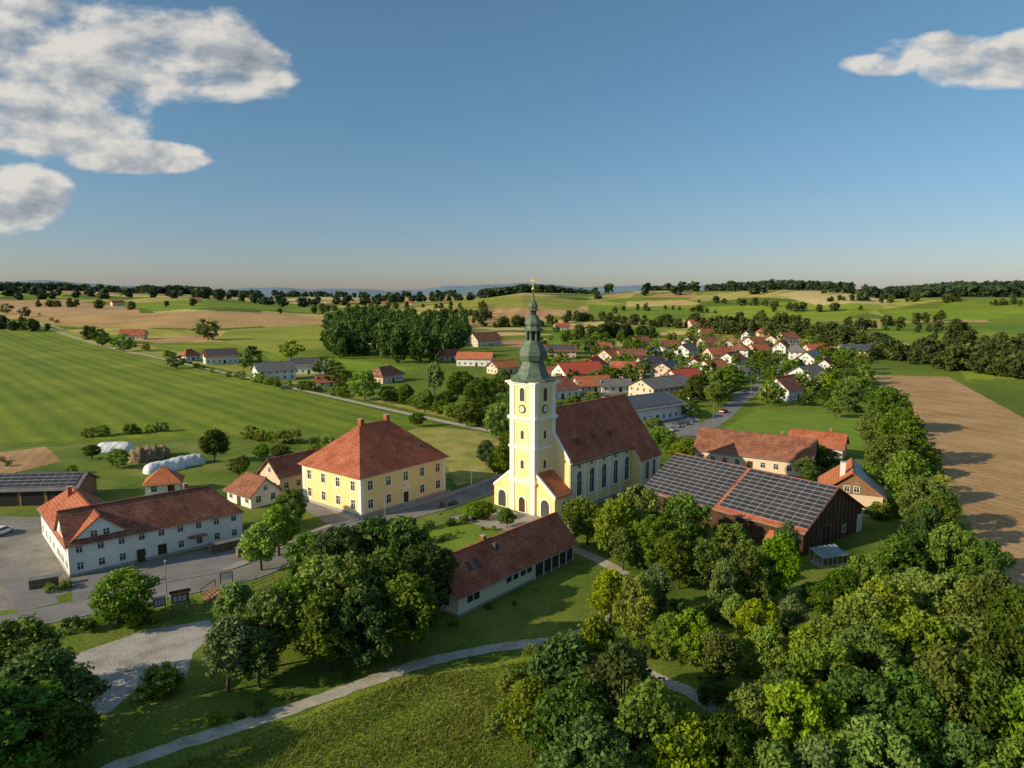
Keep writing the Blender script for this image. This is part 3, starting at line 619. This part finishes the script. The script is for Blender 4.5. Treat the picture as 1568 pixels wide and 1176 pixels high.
def board(u,v,w,h,ang,m,roofed=False,nm='notice_board'):
    px,py=P(u,v); o=Ob(nm,px,py,ang)
    for s_ in(-1,1): o.box('post',wood,s_*w/2-.06,s_*w/2+.06,-.06,.06,0,h+.1)
    o.box('board',m,-w/2+.07,w/2-.07,-.03,.03,h*.4,h); o.box('board_rail',wood,-w/2-.1,w/2+.1,-.08,.08,h+.1,h+.18)
    for i in range(3): o.poly('notices',tarp,[(-w/2+.2+i*w*.28,-.035,h*.5),(-w/2+.2+i*w*.28+w*.2,-.035,h*.5),(-w/2+.2+i*w*.28+w*.2,-.035,h*.85),(-w/2+.2+i*w*.28,-.035,h*.85)])
    if roofed: o.ext('board_roof',wood,[(-w/2-.3,-.4,h+.2),(w/2+.3,-.4,h+.2),(w/2+.3,0,h+.5),(-w/2-.3,0,h+.5)],(0,0,.06)); o.ext('board_roof',wood,[(-w/2-.3,.4,h+.2),(w/2+.3,.4,h+.2),(w/2+.3,0,h+.5),(-w/2-.3,0,h+.5)],(0,0,.06))
    o.finish()
board(245,938,1.5,2.2,30,metal); board(277,932,2.2,2.3,30,woodl,True); board(347,893,1.8,1.6,35,frame)
px,py=P(314,918); o=Ob('wooden_steps',px,py,-45)
for i in range(6): o.box('tread',woodl,-1.6,1.6,i*.4,i*.4+.38,0,.17*(i+1))
for s_ in(-1,1):
    o.box('rail_post',wood,s_*1.65-.05,s_*1.65+.05,0,.1,0,1.0); o.box('rail_post',wood,s_*1.65-.05,s_*1.65+.05,2.2,2.3,0,2.); o.ext('handrail',wood,[(s_*1.65-.05,0,.95),(s_*1.65-.05,2.3,1.95),(s_*1.65-.05,2.3,2.05),(s_*1.65-.05,0,1.05)],(.1,0,0))
o.finish()
px,py=P(211,1068); o=Ob('garden_statue',px,py,10); o.rev('pedestal',kerbm,[(.5,0),(.5,.3),(.38,.35),(.38,1.0),(.48,1.05),(.48,1.2)],8); o.rev('figure',trim,[(.32,1.2),(.36,1.6),(.3,2.1),(.33,2.5),(.22,2.75),(.1,2.82),(.17,2.95),(.18,3.1),(.08,3.25)],10); o.finish()
for (u,v,a,L_) in[(70,898,30,4.),(345,842,41,5.),(375,850,41,2.5)]:
    px,py=P(u,v); o=Ob('firewood_stack',px,py,a)
    for r_ in range(5):
        for c_ in range(int(L_/.3)):
            xx=-L_/2+c_*.3; cpt=[(xx+.14*math.cos(t),-.5,.15+r_*.27+.14*math.sin(t)) for t in np.linspace(0,2*math.pi,6,endpoint=False)]; o.ext('logs',woodl if (r_+c_)%2 else hay,cpt,(0,1.,0))
    o.ext('cover',tileG,[(-L_/2-.2,-.6,1.45),(L_/2+.2,-.6,1.45),(L_/2+.2,.6,1.6),(-L_/2-.2,.6,1.6)],(0,0,.05)); o.finish()
def fence(name,pts,h,sp,m,rails=2):
    o=Ob(name); c=spline(pts,6); d=np.r_[0,np.cumsum(np.hypot(*np.diff(c,axis=0).T))]; n=int(d[-1]/sp)
    q=np.c_[np.interp(np.linspace(0,d[-1],n+1),d,c[:,0]),np.interp(np.linspace(0,d[-1],n+1),d,c[:,1])]
    for i,(a_,b_) in enumerate(q):
        o.box('posts',m,a_-.06,a_+.06,b_-.06,b_+.06,0,h)
        if i<n:
            a2,b2=q[i+1]
            for r_ in range(rails):
                z=h*(.45+.45*r_); o.ext('rails',m,[(a_,b_,z),(a2,b2,z),(a2,b2,z+.1),(a_,b_,z+.1)],(.03,.05,0))
    o.finish()
fence('timber_fence',[P(235,955),P(300,935),P(360,915),(P(420,890))],1.1,2.2,woodl)
fence('garden_fence',[P(640,812),P(700,795),P(745,788)],1.,2.,metal)
# ------------------------------------------------------------ trees
def leaves(centers,radii,n,size,rg_,up=.25,flat=1.):
    VV=[];TT=[]
    for (cx,cy,cz),r in zip(centers,radii):
        d=rg_.normal(size=(n,3)); d/=np.linalg.norm(d,axis=1)[:,None]
        rr_=r*(.3+.95*rg_.random(n)**.8)[:,None]
        p=np.array([cx,cy,cz])+d*rr_*np.array([1,1,flat])
        nn=d+rg_.normal(size=(n,3))*.7; nn[:,2]+=up; nn/=np.linalg.norm(nn,axis=1)[:,None]
        a=np.cross(nn,rg_.normal(size=(n,3))); a/=np.linalg.norm(a,axis=1)[:,None]; b_=np.cross(nn,a)
        s=size*(.5+1.*rg_.random(n))[:,None]; w=s*.6
        VV.append(np.stack([p-a*s,p-b_*w+a*s*.1,p+a*s,p+b_*w],1))
        ct=rg_.random()*.35
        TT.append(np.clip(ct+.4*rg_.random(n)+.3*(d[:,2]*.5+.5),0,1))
    return np.concatenate(VV).reshape(-1,3),np.concatenate(TT)
def limb(V,Fc,p,q,r0,r1,n=6):
    p=np.array(p,float);q=np.array(q,float);d=q-p;d/=np.linalg.norm(d)+1e-9;a=np.cross(d,[.3,.9,.1]);a/=np.linalg.norm(a);b_=np.cross(d,a);k=len(V)
    for (c,r) in((p,r0),(q,r1)):
        for i in range(n): t=2*math.pi*i/n; V.append(c+r*(math.cos(t)*a+math.sin(t)*b_))
    for i in range(n): j=(i+1)%n; Fc.append((k+i,k+j,k+n+j,k+n+i))
def tree_mesh(name,seed,mat,nc=42,nl=190,size=.30,R=4.3,H=10.,base=.22,shape='round',rcs=1.):
    g_=np.random.default_rng(seed); C=[];Rd=[]
    tries=0; lean=g_.normal(size=2)*.5
    while len(C)<nc and tries<6000:
        tries+=1
        t=g_.random()
        if shape=='round': prof=math.sin(math.pi*(t*.88+.10))**.6
        elif shape=='cone': prof=(1-t)**.8*.9+.08
        elif shape=='tall': prof=math.sin(math.pi*(t*.85+.12))**.8*.85*(1-.25*t)
        else: prof=(.55+.45*math.sin(math.pi*t))
        a=g_.random()*2*math.pi; rr_=R*prof*(.38+.55*g_.random()**.5)*(1+.16*math.sin(3*a+seed)+.10*math.sin(5*a+2*seed+4*t))
        z=H*(base+(1-base)*(t*.92+.03)); rc=R*(.11+.13*g_.random())*rcs*(1 if shape!='cone' else (1.2-t))
        c=np.array([rr_*math.cos(a)+lean[0]*t,rr_*math.sin(a)+lean[1]*t,z])
        if all(np.linalg.norm(c-c2)>.5*rc for c2 in C): C.append(c);Rd.append(rc)
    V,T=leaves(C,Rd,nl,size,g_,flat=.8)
    nq=len(V)//4; Fq=np.arange(nq*4).reshape(-1,4)
    LV=[];LF=[]; tr=.026*H
    limb(LV,LF,(0,0,-.2),(.1,.05,H*base),tr,tr*.8,8); limb(LV,LF,(.1,.05,H*base),(.0,.2,H*.62),tr*.8,tr*.35,8); limb(LV,LF,(0,.2,H*.62),(.1,.0,H*.9),tr*.35,.04,6)
    for c in C[::5]: limb(LV,LF,(.05,.1,H*base+(c[2]-H*base)*.45),c,tr*.35,.04,5)
    nV=len(V); V=np.concatenate([V,np.array(LV)]); Fq=np.concatenate([Fq,np.array(LF)+nV])
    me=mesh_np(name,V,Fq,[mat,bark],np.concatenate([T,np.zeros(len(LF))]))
    mi=np.zeros(len(Fq),np.int32); mi[nq:]=1; me.polygons.foreach_set('material_index',mi); return me
TM={}
for ky,mk,shp in(('mid','mid','round'),('dark','dark','round'),('light','light','round'),('grey','grey','tall'),('tallm','mid','tall'),('cone','dark','cone')):
    TM[ky]=[tree_mesh('tree_'+ky,10*i+len(ky),LEAF[mk],100,82,.23,4.3,10.,(.2,.14,.26)[i] if shp!='cone' else .1,shp if i<2 else 'tall') for i in range(3 if ky!='cone' else 1)]
TL={ky:[tree_mesh('treeL_'+ky,90+i,LEAF[mk],38,34,.46,4.3,10.,.12,'round',1.3) for i in range(2)] for ky,mk in(('mid','mid'),('dark','dark'),('light','light'))}
SHR=[tree_mesh('shrub_mesh',200+i,LEAF[k_],36,60,.30,4.3,7.,.02,'bush',1.3) for i,k_ in enumerate(('mid','dark','light'))]
BALL=tree_mesh('ball_mesh',300,LEAF['mid'],60,160,.22,3.,7.,.3,'round',1.6)
def put(name,me,x,y,sx_,sz,z=None):
    o=link(bpy.data.objects.new(name,me)); o.location=(x,y,float(hgt(x,y)) if z is None else z); o.scale=(sx_*random.uniform(.88,1.12),sx_*random.uniform(.88,1.12),sz); o.rotation_euler=(random.uniform(-.05,.05),random.uniform(-.05,.05),random.uniform(0,6.28)); return o
def tree(u,v,h,r,ky='mid',lo=False):
    x_,y_=P(u,v,h*.6)
    if u>900 and v>780: r*=.86*random.uniform(.86,1.14); h*=random.uniform(.88,1.2)
    put('deciduous_tree' if ky!='cone' else 'spruce_tree',random.choice((TL if (y_>330 and ky in TL) else TM)[ky]),x_,y_,r/4.3,h/10.)
T_=[(60,1060,10,5.2,'dark'),(15,1010,10,5,'dark'),(-20,1120,11,5.5,'dark'),(95,1120,7,3.6,'dark'),(178,905,8,4.6,'mid'),
(398,830,8,3.8,'light'),(425,805,9,4,'light'),(450,770,7,3.2,'mid'),(470,845,9,4,'mid'),
(520,850,11,4.8,'dark'),(570,835,11,5,'dark'),(620,835,11,5,'dark'),(655,880,10,4.6,'dark'),(600,890,12,5.2,'dark'),(545,905,12,5.2,'mid'),(490,900,11,5,'mid'),(620,930,11,4.6,'dark'),(560,950,10,4.6,'dark'),(500,955,10,4.6,'mid'),(450,920,10,4.5,'mid'),(410,950,10,4.3,'mid'),(365,930,8,3.6,'grey'),(345,990,9,3.9,'grey'),(395,1000,7,3.2,'grey'),
(860,1040,11,5,'dark'),(915,1020,9,4.2,'mid'),(880,1110,10,4.6,'dark'),(815,1090,8,3.6,'mid'),(950,1080,10,4.6,'dark'),(985,1130,10,4.5,'mid'),(1040,1150,9,4.2,'mid'),(900,1170,9,4,'dark'),
(900,790,9,4,'mid'),(935,800,10,4.4,'mid'),(980,790,10,4.5,'light'),(955,830,8,3.6,'mid'),(1010,825,10,4.5,'mid'),(1045,800,9,4.2,'mid'),(1040,850,9,4.2,'mid'),(1085,850,9,4.2,'mid'),(1120,830,9,4.4,'light'),(1180,860,10,4.6,'mid'),(1150,885,8,3.6,'mid'),(1200,830,8,3.5,'grey'),
(935,905,8,3.8,'light'),(975,930,8,3.8,'light'),(1010,895,7,3,'grey'),(1105,900,8,3,'grey'),(1060,960,8,3.4,'light'),(1100,1000,7,3.1,'mid'),(1015,965,6,2.6,'mid'),(1160,950,8,3.0,'light'),(1210,935,7,2.8,'grey'),(1130,930,6,2.6,'light'),(1180,1000,6,2.6,'light'),(1240,1000,7,3,'light'),(1200,1060,8,3.6,'mid'),
(1280,900,9,4,'mid'),(1325,885,9,4,'light'),(1375,850,10,4.4,'mid'),(1420,830,11,4.6,'dark'),(1470,850,10,4.4,'mid'),(1510,870,9,4.2,'dark'),(1300,960,10,4.4,'mid'),(1350,930,10,4.3,'light'),(1400,910,10,4.5,'mid'),(1450,920,10,4.5,'light'),(1500,930,11,4.6,'mid'),(1550,950,11,4.8,'dark'),
(1270,1030,10,4.4,'mid'),(1320,1010,10,4.5,'dark'),(1370,1000,10,4.4,'light'),(1420,990,10,4.6,'mid'),(1480,1000,10,4.7,'mid'),(1540,1020,11,4.8,'dark'),(1590,1000,11,5,'dark'),
(1150,1110,9,4.2,'mid'),(1210,1120,10,4.4,'light'),(1270,1100,10,4.4,'mid'),(1330,1090,10,4.6,'dark'),(1390,1080,10,4.5,'dark'),(1450,1080,10,4.6,'mid'),(1510,1090,10,4.7,'dark'),(1570,1100,11,4.8,'mid'),(1100,1160,8,3.8,'dark'),(1180,1180,9,4,'mid'),(1250,1180,9,4,'grey'),(1320,1170,9,4.2,'mid'),(1400,1170,9,4.2,'dark'),(1480,1170,9,4.4,'dark'),(1550,1180,9,4.4,'mid'),
(1362,620,15,7,'dark'),(1378,660,15,6.5,'dark'),(1350,690,12,5.4,'mid'),(1385,725,12,5.2,'mid'),(1408,760,11,5,'mid'),(1440,790,10,4.6,'dark'),(1340,655,11,5,'mid'),(1300,600,14,6,'mid'),(1330,740,8,3.6,'mid'),
(327,678,9,4.8,'dark'),(400,690,5,2.6,'mid'),(432,690,5,2.8,'mid'),(480,690,4,2.2,'mid'),(520,685,4,2.2,'mid'),(365,710,5,2.4,'mid'),
(385,545,14,7.5,'dark'),(318,503,20,11,'dark'),(155,515,15,8,'dark'),(188,522,14,8,'mid'),(10,488,15,9,'dark'),(38,492,14,8,'dark'),(445,532,13,7,'light'),(558,585,13,7,'light'),(520,575,11,6,'dark'),(500,560,12,7,'dark'),(270,552,8,5,'mid'),
(700,585,13,6,'mid'),(735,600,14,6.5,'dark'),(770,585,13,6,'mid'),(765,640,12,5,'mid'),(790,610,13,6,'dark'),(665,575,15,5,'grey'),(715,630,9,4.5,'mid'),(620,600,8,4.5,'mid'),(650,610,9,4.5,'mid'),(785,680,10,4.3,'mid'),(745,690,7,3.2,'grey'),(770,705,9,4,'mid'),(680,610,8,4,'mid'),(590,605,6,3.5,'mid'),(640,640,5,3,'mid'),(840,560,12,6,'mid'),(820,600,9,4.5,'dark'),
(1020,670,8,4,'mid'),(1000,655,7,3.4,'mid'),(1070,590,11,6,'dark'),(1100,600,10,5,'mid'),(1125,575,12,6,'mid'),(1040,690,6,3,'mid'),(1060,682,6,3,'mid'),(1290,560,9,5,'mid'),(1280,620,8,4,'mid'),(1240,715,6,3,'mid'),(1215,700,5,2.6,'mid'),(1260,700,6,2.6,'mid'),(1250,690,5,2.5,'light'),
(935,575,10,5,'mid'),(970,520,11,6,'dark'),(1150,560,9,4.5,'mid'),(1190,545,9,4.5,'mid'),(1180,560,8,4,'dark'),(1060,625,6,3.3,'dark'),(1300,580,11,5.5,'dark'),(1320,570,10,5.5,'mid'),(1010,545,8,4,'cone'),(905,610,7,3.6,'mid'),(875,615,7,3.6,'mid'),(865,640,5,2.6,'mid'),(830,640,8,3.8,'mid'),(180,700,5,3,'mid'),(140,690,4,3,'mid')]
for t in T_: tree(*t)
for u,v in((727,788),(776,800),(742,788)):
    px,py=P(u,v+8); put('topiary_tree',BALL,px,py,.62,.52)
def clear(x_,y_,m=1.): return all((x_-a)**2+(y_-b_)**2>(r+m)**2 for a,b_,r in BLD)
rp=spline(road_pts,6)
def offroad(x_,y_,m=4.5): return np.min((rp[:,0]-x_)**2+(rp[:,1]-y_)**2)>m*m
def shrubs(pts,n,s0,s1,nm='shrub',zs=1.):
    c=spline([P(*p) for p in pts],6)
    for i in range(n):
        k_=random.random()*(len(c)-1); a_=c[int(k_)]+(c[int(k_)+1]-c[int(k_)])*(k_%1); s_=random.uniform(s0,s1)
        xx,yy=a_[0]+random.uniform(-1,1),a_[1]+random.uniform(-1,1)
        put(nm,random.choice(SHR),xx,yy,s_/4.3,s_*zs/5.,)
shrubs([(380,672),(450,680),(520,683),(600,668)],16,1.6,3); shrubs([(250,660),(150,668),(60,676)],10,1.2,2.4)
shrubs([(235,1062),(240,1058)],3,2,2.4); shrubs([(120,965),(200,955),(240,950)],9,1.0,1.8); shrubs([(590,610),(660,630),(740,650)],22,2,4)
shrubs([(255,545),(330,572),(430,592),(540,610)],30,1.5,3.4); shrubs([(60,500),(150,522),(250,540)],18,2,4); shrubs([(880,790),(960,850),(1000,880)],12,1.2,2.2)
shrubs([(1130,690),(1190,712),(1260,690),(1320,700)],18,1.4,2.6); shrubs([(1215,612),(1270,625),(1320,632)],14,1.2,2.0,'hedge'); shrubs([(640,812),(700,800),(745,790)],12,.6,1.0)
shrubs([(660,830),(720,815),(790,812)],10,.4,.8); shrubs([(600,835),(640,850),(680,850)],8,.6,1.1)
shrubs([(1390,790),(1440,850),(1490,930)],12,2,3.4); shrubs([(1400,660),(1425,720),(1450,770)],10,2,3.2); shrubs([(1290,720),(1330,780),(1350,800)],10,1.5,2.8)
shrubs([(950,1000),(1060,1010),(1180,1040)],14,.8,1.6); shrubs([(1000,930),(1120,960),(1230,960)],16,.7,1.5); shrubs([(1220,880),(1260,950),(1240,1060)],14,.9,2.); shrubs([(700,770),(560,806)],5,.5,.8)
shrubs([(770,1150),(800,1020),(850,1000)],8,.8,1.4); shrubs([(70,905),(130,898)],6,.5,.9); shrubs([(1100,700),(1060,690),(1010,680)],12,1.5,2.6)
shrubs([(300,1120),(430,1075),(560,1035)],12,.3,.8); shrubs([(0,700),(60,760),(120,720)],8,.8,1.6); shrubs([(690,960),(760,930),(850,900)],6,.3,.7)
n=0
while n<80:
    u,v=random.uniform(960,1600),random.uniform(1000,1200); x_,y_=P(u,v)
    if v<1000+max(0,(1250-u))*.35: continue
    put('undergrowth',random.choice(SHR),x_,y_,random.uniform(1.2,2.2)/4.3,random.uniform(1.2,2.4)/6.); n+=1
n=0
while n<270:
    u,v=random.uniform(820,1330),random.uniform(508,625)
    if u<960 and v>600: continue
    x_,y_=G(u,v)
    if y_>900 or not clear(x_,y_,-2.) or not offroad(x_,y_,6): continue
    h=random.uniform(5,11); put('garden_tree',random.choice(random.choice([TL['mid'],TL['dark'],TL['mid'],TL['light']])),x_,y_,h*.5/4.3*random.uniform(.8,1.1),h/10.); n+=1
def mass(name,pts,mat,hs,wr=.4,nc=9,nl=16,size=1.5,seed=1,rc=1.):
    g_=np.random.default_rng(seed); protos=[]
    for k_ in range(6):
        C=[];Rd=[]
        for i in range(nc):
            a=g_.random()*6.28; t=g_.random(); rr_=3.2*math.sin(math.pi*(t*.8+.15))*g_.random()**.5; C.append((rr_*math.cos(a),rr_*math.sin(a),1.2+7.4*t)); Rd.append((1.5+g_.random()*.9)*rc)
        protos.append(leaves(C,Rd,nl,size,g_))
    VV=[];TT=[]
    for (x_,y_),h in zip(pts,hs):
        V,T=protos[g_.integers(6)]; a=g_.random()*6.28; ca_,sa_=math.cos(a),math.sin(a); w=h*wr/4.*g_.uniform(.85,1.2)
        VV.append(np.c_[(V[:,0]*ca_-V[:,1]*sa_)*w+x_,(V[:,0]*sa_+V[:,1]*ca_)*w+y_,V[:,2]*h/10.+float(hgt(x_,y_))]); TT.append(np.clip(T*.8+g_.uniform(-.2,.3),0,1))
    V=np.concatenate(VV); Fq=np.arange(len(V)).reshape(-1,4)
    return link(bpy.data.objects.new(name,mesh_np(name,V,Fq,mat,np.concatenate(TT))))
W1=[G(*p) for p in [(500,548),(560,556),(640,560),(690,552),(722,520),(700,497),(560,492),(505,505)]]
pts=[]
xs=[p[0] for p in W1]; ys=[p[1] for p in W1]
while len(pts)<300:
    a,b_=random.uniform(min(xs),max(xs)),random.uniform(min(ys),max(ys))
    if inpoly(np.array([a]),np.array([b_]),W1)[0]: pts.append((a,b_))
mass('woodland',pts,LEAF['far'],[random.choice([random.uniform(13,19),random.uniform(18,27)]) for _ in pts],.30,30,30,.62,3,.8)
def line(px,n,spread):
    c=spline([G(*p) for p in px],6); out_=[]
    for i in range(n):
        k_=random.random()*(len(c)-1); a_=c[int(k_)]+(c[int(k_)+1]-c[int(k_)])*(k_%1); out_.append((a_[0]+random.gauss(0,spread),a_[1]+random.gauss(0,spread)))
    return out_
hl=[]
for px,n,s in [([(820,500),(900,492),(1000,500),(1100,503)],60,8),([(1000,500),(1130,496),(1230,500)],45,8),([(1100,510),(1200,515),(1290,520)],50,12),([(1230,512),(1340,505),(1500,515)],25,10),([(1340,540),(1380,550),(1420,560)],40,10),([(1470,548),(1520,556),(1580,560)],45,10),([(1380,520),(1480,525),(1568,530)],14,6),
  ([(0,500),(60,508),(150,520)],22,8),([(740,470),(745,500),(800,498)],30,9),([(1200,487),(1215,505)],8,5),([(700,480),(740,485)],20,10),([(430,480),(560,474),(700,472)],26,10),([(60,470),(200,474),(300,468)],16,10),([(1080,462),(1200,470)],16,10),([(1250,462),(1390,462),(1568,470)],30,12),([(1330,500),(1440,490)],10,6),([(560,500),(610,495),(680,497)],40,12),([(860,520),(940,518),(1000,515)],30,7),([(1270,530),(1330,530)],26,9),([(1568,580),(1500,572),(1460,565)],26,6),([(930,480),(1010,474),(1090,480)],14,8),([(1150,480),(1330,476)],12,8)]:
    hl+=line(px,n,s)
mass('hedgerow_trees',hl,LEAF['far'],[random.uniform(6,16) for _ in hl],.46,14,26,.95,5)
def band(u0,u1,r0,r1,n): 
    out_=[]
    for i in range(n):
        u=random.uniform(u0,u1); r=random.uniform(r0,r1); a=math.atan((u-784)/F); out_.append((r*math.sin(a),r*math.cos(a)))
    return out_
ff=band(-80,110,2500,3000,420)+band(100,225,2700,3100,110)+band(225,325,2450,2700,170)+band(325,400,2600,2900,40)+band(400,700,2900,3300,60)+band(735,850,2350,2700,330)+band(850,910,2450,2700,70)+band(985,1026,2350,2450,60)+band(1080,1300,2500,2950,560)+band(1350,1640,2000,2500,620)+band(1160,1250,2350,2500,70)+band(1330,1600,1750,1900,60)+band(430,730,1900,2300,40)+band(-50,420,1900,2300,40)+band(880,1340,1700,2300,35)
mass('distant_forest',ff,LEAF['haze_tint'],[random.uniform(17,27) for _ in ff],.5,9,14,1.9,8)
for u,v in[(180,468),(300,463),(590,467),(625,467),(1345,453),(505,474)]:
    x_,y_=G(u,v); o=house('distant_farmhouse',x_,y_,random.uniform(0,90),20,11,5,9,peach,random.choice([tileA,tileC]),chim=0,floors=1); o.z=float(hgt(x_,y_)); o.finish()
N=34000; poly=[P(*p) for p in [(230,1190),(420,1114),(640,1036),(830,1012),(900,1010),(880,1260),(200,1260)]]
xs=[p[0] for p in poly]; ys=[p[1] for p in poly]
gx=rng.uniform(min(xs),max(xs),N*3); gy=rng.uniform(min(ys),max(ys),N*3); k=inpoly(gx,gy,poly); gx=gx[k][:N]; gy=gy[k][:N]; n=len(gx)
fld=np.sin(gx*.31+np.sin(gy*.23)*2)*np.sin(gy*.27+np.sin(gx*.19)*2)
a=rng.uniform(0,6.28,n); h=rng.uniform(.15,.55,n)*(.8+.5*fld); w=.07
lx=rng.normal(0,.2,n); ly=rng.normal(0,.2,n)
V=np.stack([np.c_[gx-np.cos(a)*w,gy-np.sin(a)*w,np.zeros(n)],np.c_[gx+np.cos(a)*w,gy+np.sin(a)*w,np.zeros(n)],np.c_[gx+lx,gy+ly,h]],1).reshape(-1,3)
link(bpy.data.objects.new('tall_grass',mesh_np('tall_grass',V,np.arange(3*n).reshape(-1,3),leafmat('grass_blades',(.14,.21,.02),(.42,.42,.09)),np.clip(rng.random(n)**1.5+.35*fld,0,1))))
# ------------------------------------------------------------ light, sky
SUNEL=24; sd=Vector((-.93,-.37,0)).normalized(); el=rad(SUNEL)
D=Vector((sd.x*math.cos(el),sd.y*math.cos(el),math.sin(el)))
sl=bpy.data.lights.new('sun','SUN'); sl.energy=5.0; sl.angle=rad(.5); sl.color=(1,.83,.57)
so=link(bpy.data.objects.new('sun',sl)); so.rotation_euler=(-D).to_track_quat('-Z','Y').to_euler()
w=bpy.data.worlds.new('World'); scene.world=w; w.use_nodes=True; nt=w.node_tree; nt.nodes.clear()
out=nd(nt,'ShaderNodeOutputWorld'); sky=nd(nt,'ShaderNodeTexSky',sky_type='NISHITA'); sky.sun_disc=False; sky.sun_elevation=el
sky.sun_rotation=math.atan2(D.x,D.y)
sky.air_density=1.0; sky.dust_density=.9; sky.ozone_density=1.2; sky.altitude=400
bg=nd(nt,'ShaderNodeBackground'); bg.inputs[1].default_value=.15
tc=nd(nt,'ShaderNodeTexCoord').outputs['Generated']; sx=nd(nt,'ShaderNodeSeparateXYZ'); nt.links.new(tc,sx.inputs[0])
skc=ramp(nt,sx.outputs[2],[(.54,.54,.68),(.46,.54,.66),(.46,.62,.68),(.54,.72,.73),(1.2,1.12,1.0)],pos=(0,.08,.22,.45,.85))  # sky tint; overhead part brightened beyond the sky model for extra fill light
nt.links.new(mul(nt,sky.outputs[0],skc),bg.inputs[0])
yy=mth(nt,'MAXIMUM',sx.outputs[1],.05); A=mth(nt,'DIVIDE',sx.outputs[0],yy); E_=mth(nt,'DIVIDE',sx.outputs[2],yy)
def ae(u,v):
    up=(588-v)/F; y=CP+up*SP; return ((u-784)/F/y,(-SP+up*CP)/y)
def cvec(dx,dz):
    c=nd(nt,'ShaderNodeCombineXYZ'); nt.links.new(mth(nt,'ADD',A,dx),c.inputs[0]); nt.links.new(mth(nt,'MULTIPLY',mth(nt,'ADD',E_,dz),1.9),c.inputs[1]); return c.outputs[0]
mask=None
for u,v,ru,rv in[(40,80,270,105),(260,85,150,72),(350,110,105,52),(60,195,170,46),(200,240,120,24),(20,300,95,52),(1430,75,110,28),(1510,95,130,38),(1350,98,70,20),(1570,80,60,34)]:
    a0,e0=ae(u,v); m_=mth(nt,'ADD',mth(nt,'POWER',mth(nt,'ABSOLUTE',mth(nt,'DIVIDE',mth(nt,'SUBTRACT',A,a0),ru/F)),2),mth(nt,'POWER',mth(nt,'ABSOLUTE',mth(nt,'DIVIDE',mth(nt,'SUBTRACT',E_,e0),rv/F*1.1)),2))
    m_=mth(nt,'SUBTRACT',1,m_); mask=m_ if mask is None else mth(nt,'MAXIMUM',mask,m_)
mask=mth(nt,'MINIMUM',mth(nt,'MAXIMUM',mask,-1.),.7)
f1=mth(nt,'MULTIPLY',noise(nt,cvec(0,0),5.,8,.58,.15),2.9); f2=mth(nt,'MULTIPLY',noise(nt,cvec(-.016,.02),5.,5,.55,.15),2.9)
dens=mth(nt,'ADD',mth(nt,'MULTIPLY',mask,.9),mth(nt,'SUBTRACT',f1,1.58))
mr=nd(nt,'ShaderNodeMapRange',interpolation_type='SMOOTHSTEP'); nt.links.new(dens,mr.inputs[0]); mr.inputs[1].default_value=0.; mr.inputs[2].default_value=.45
lt=mth(nt,'MULTIPLY_ADD',mth(nt,'SUBTRACT',f1,f2),1.5,.66)  # sunlit and shaded cloud sides painted in by offsetting the noise sunward
lt=mth(nt,'ADD',lt,mth(nt,'MULTIPLY',mth(nt,'SUBTRACT',.45,dens),.30))
cc=ramp(nt,lt,[(.27,.31,.36),(.48,.51,.54),(.86,.82,.76)],.1,.95)
bg2=nd(nt,'ShaderNodeBackground'); nt.links.new(cc,bg2.inputs[0]); bg2.inputs[1].default_value=.85
mx=nd(nt,'ShaderNodeMixShader'); nt.links.new(mth(nt,'MULTIPLY',mr.outputs[0],.95),mx.inputs[0]); nt.links.new(bg.outputs[0],mx.inputs[1]); nt.links.new(bg2.outputs[0],mx.inputs[2]); nt.links.new(mx.outputs[0],out.inputs[0])
# ------------------------------------------------------------ camera
cd=bpy.data.cameras.new('camera'); cd.lens=36*F/1568; cd.sensor_width=36; cd.clip_end=60000; cd.clip_start=.5
co=link(bpy.data.objects.new('camera',cd)); co.location=(0,0,CH); co.rotation_euler=(math.pi/2-PIT,0,0); scene.camera=co
scene.view_settings.view_transform='Standard'; scene.view_settings.look='None'; scene.view_settings.exposure=0
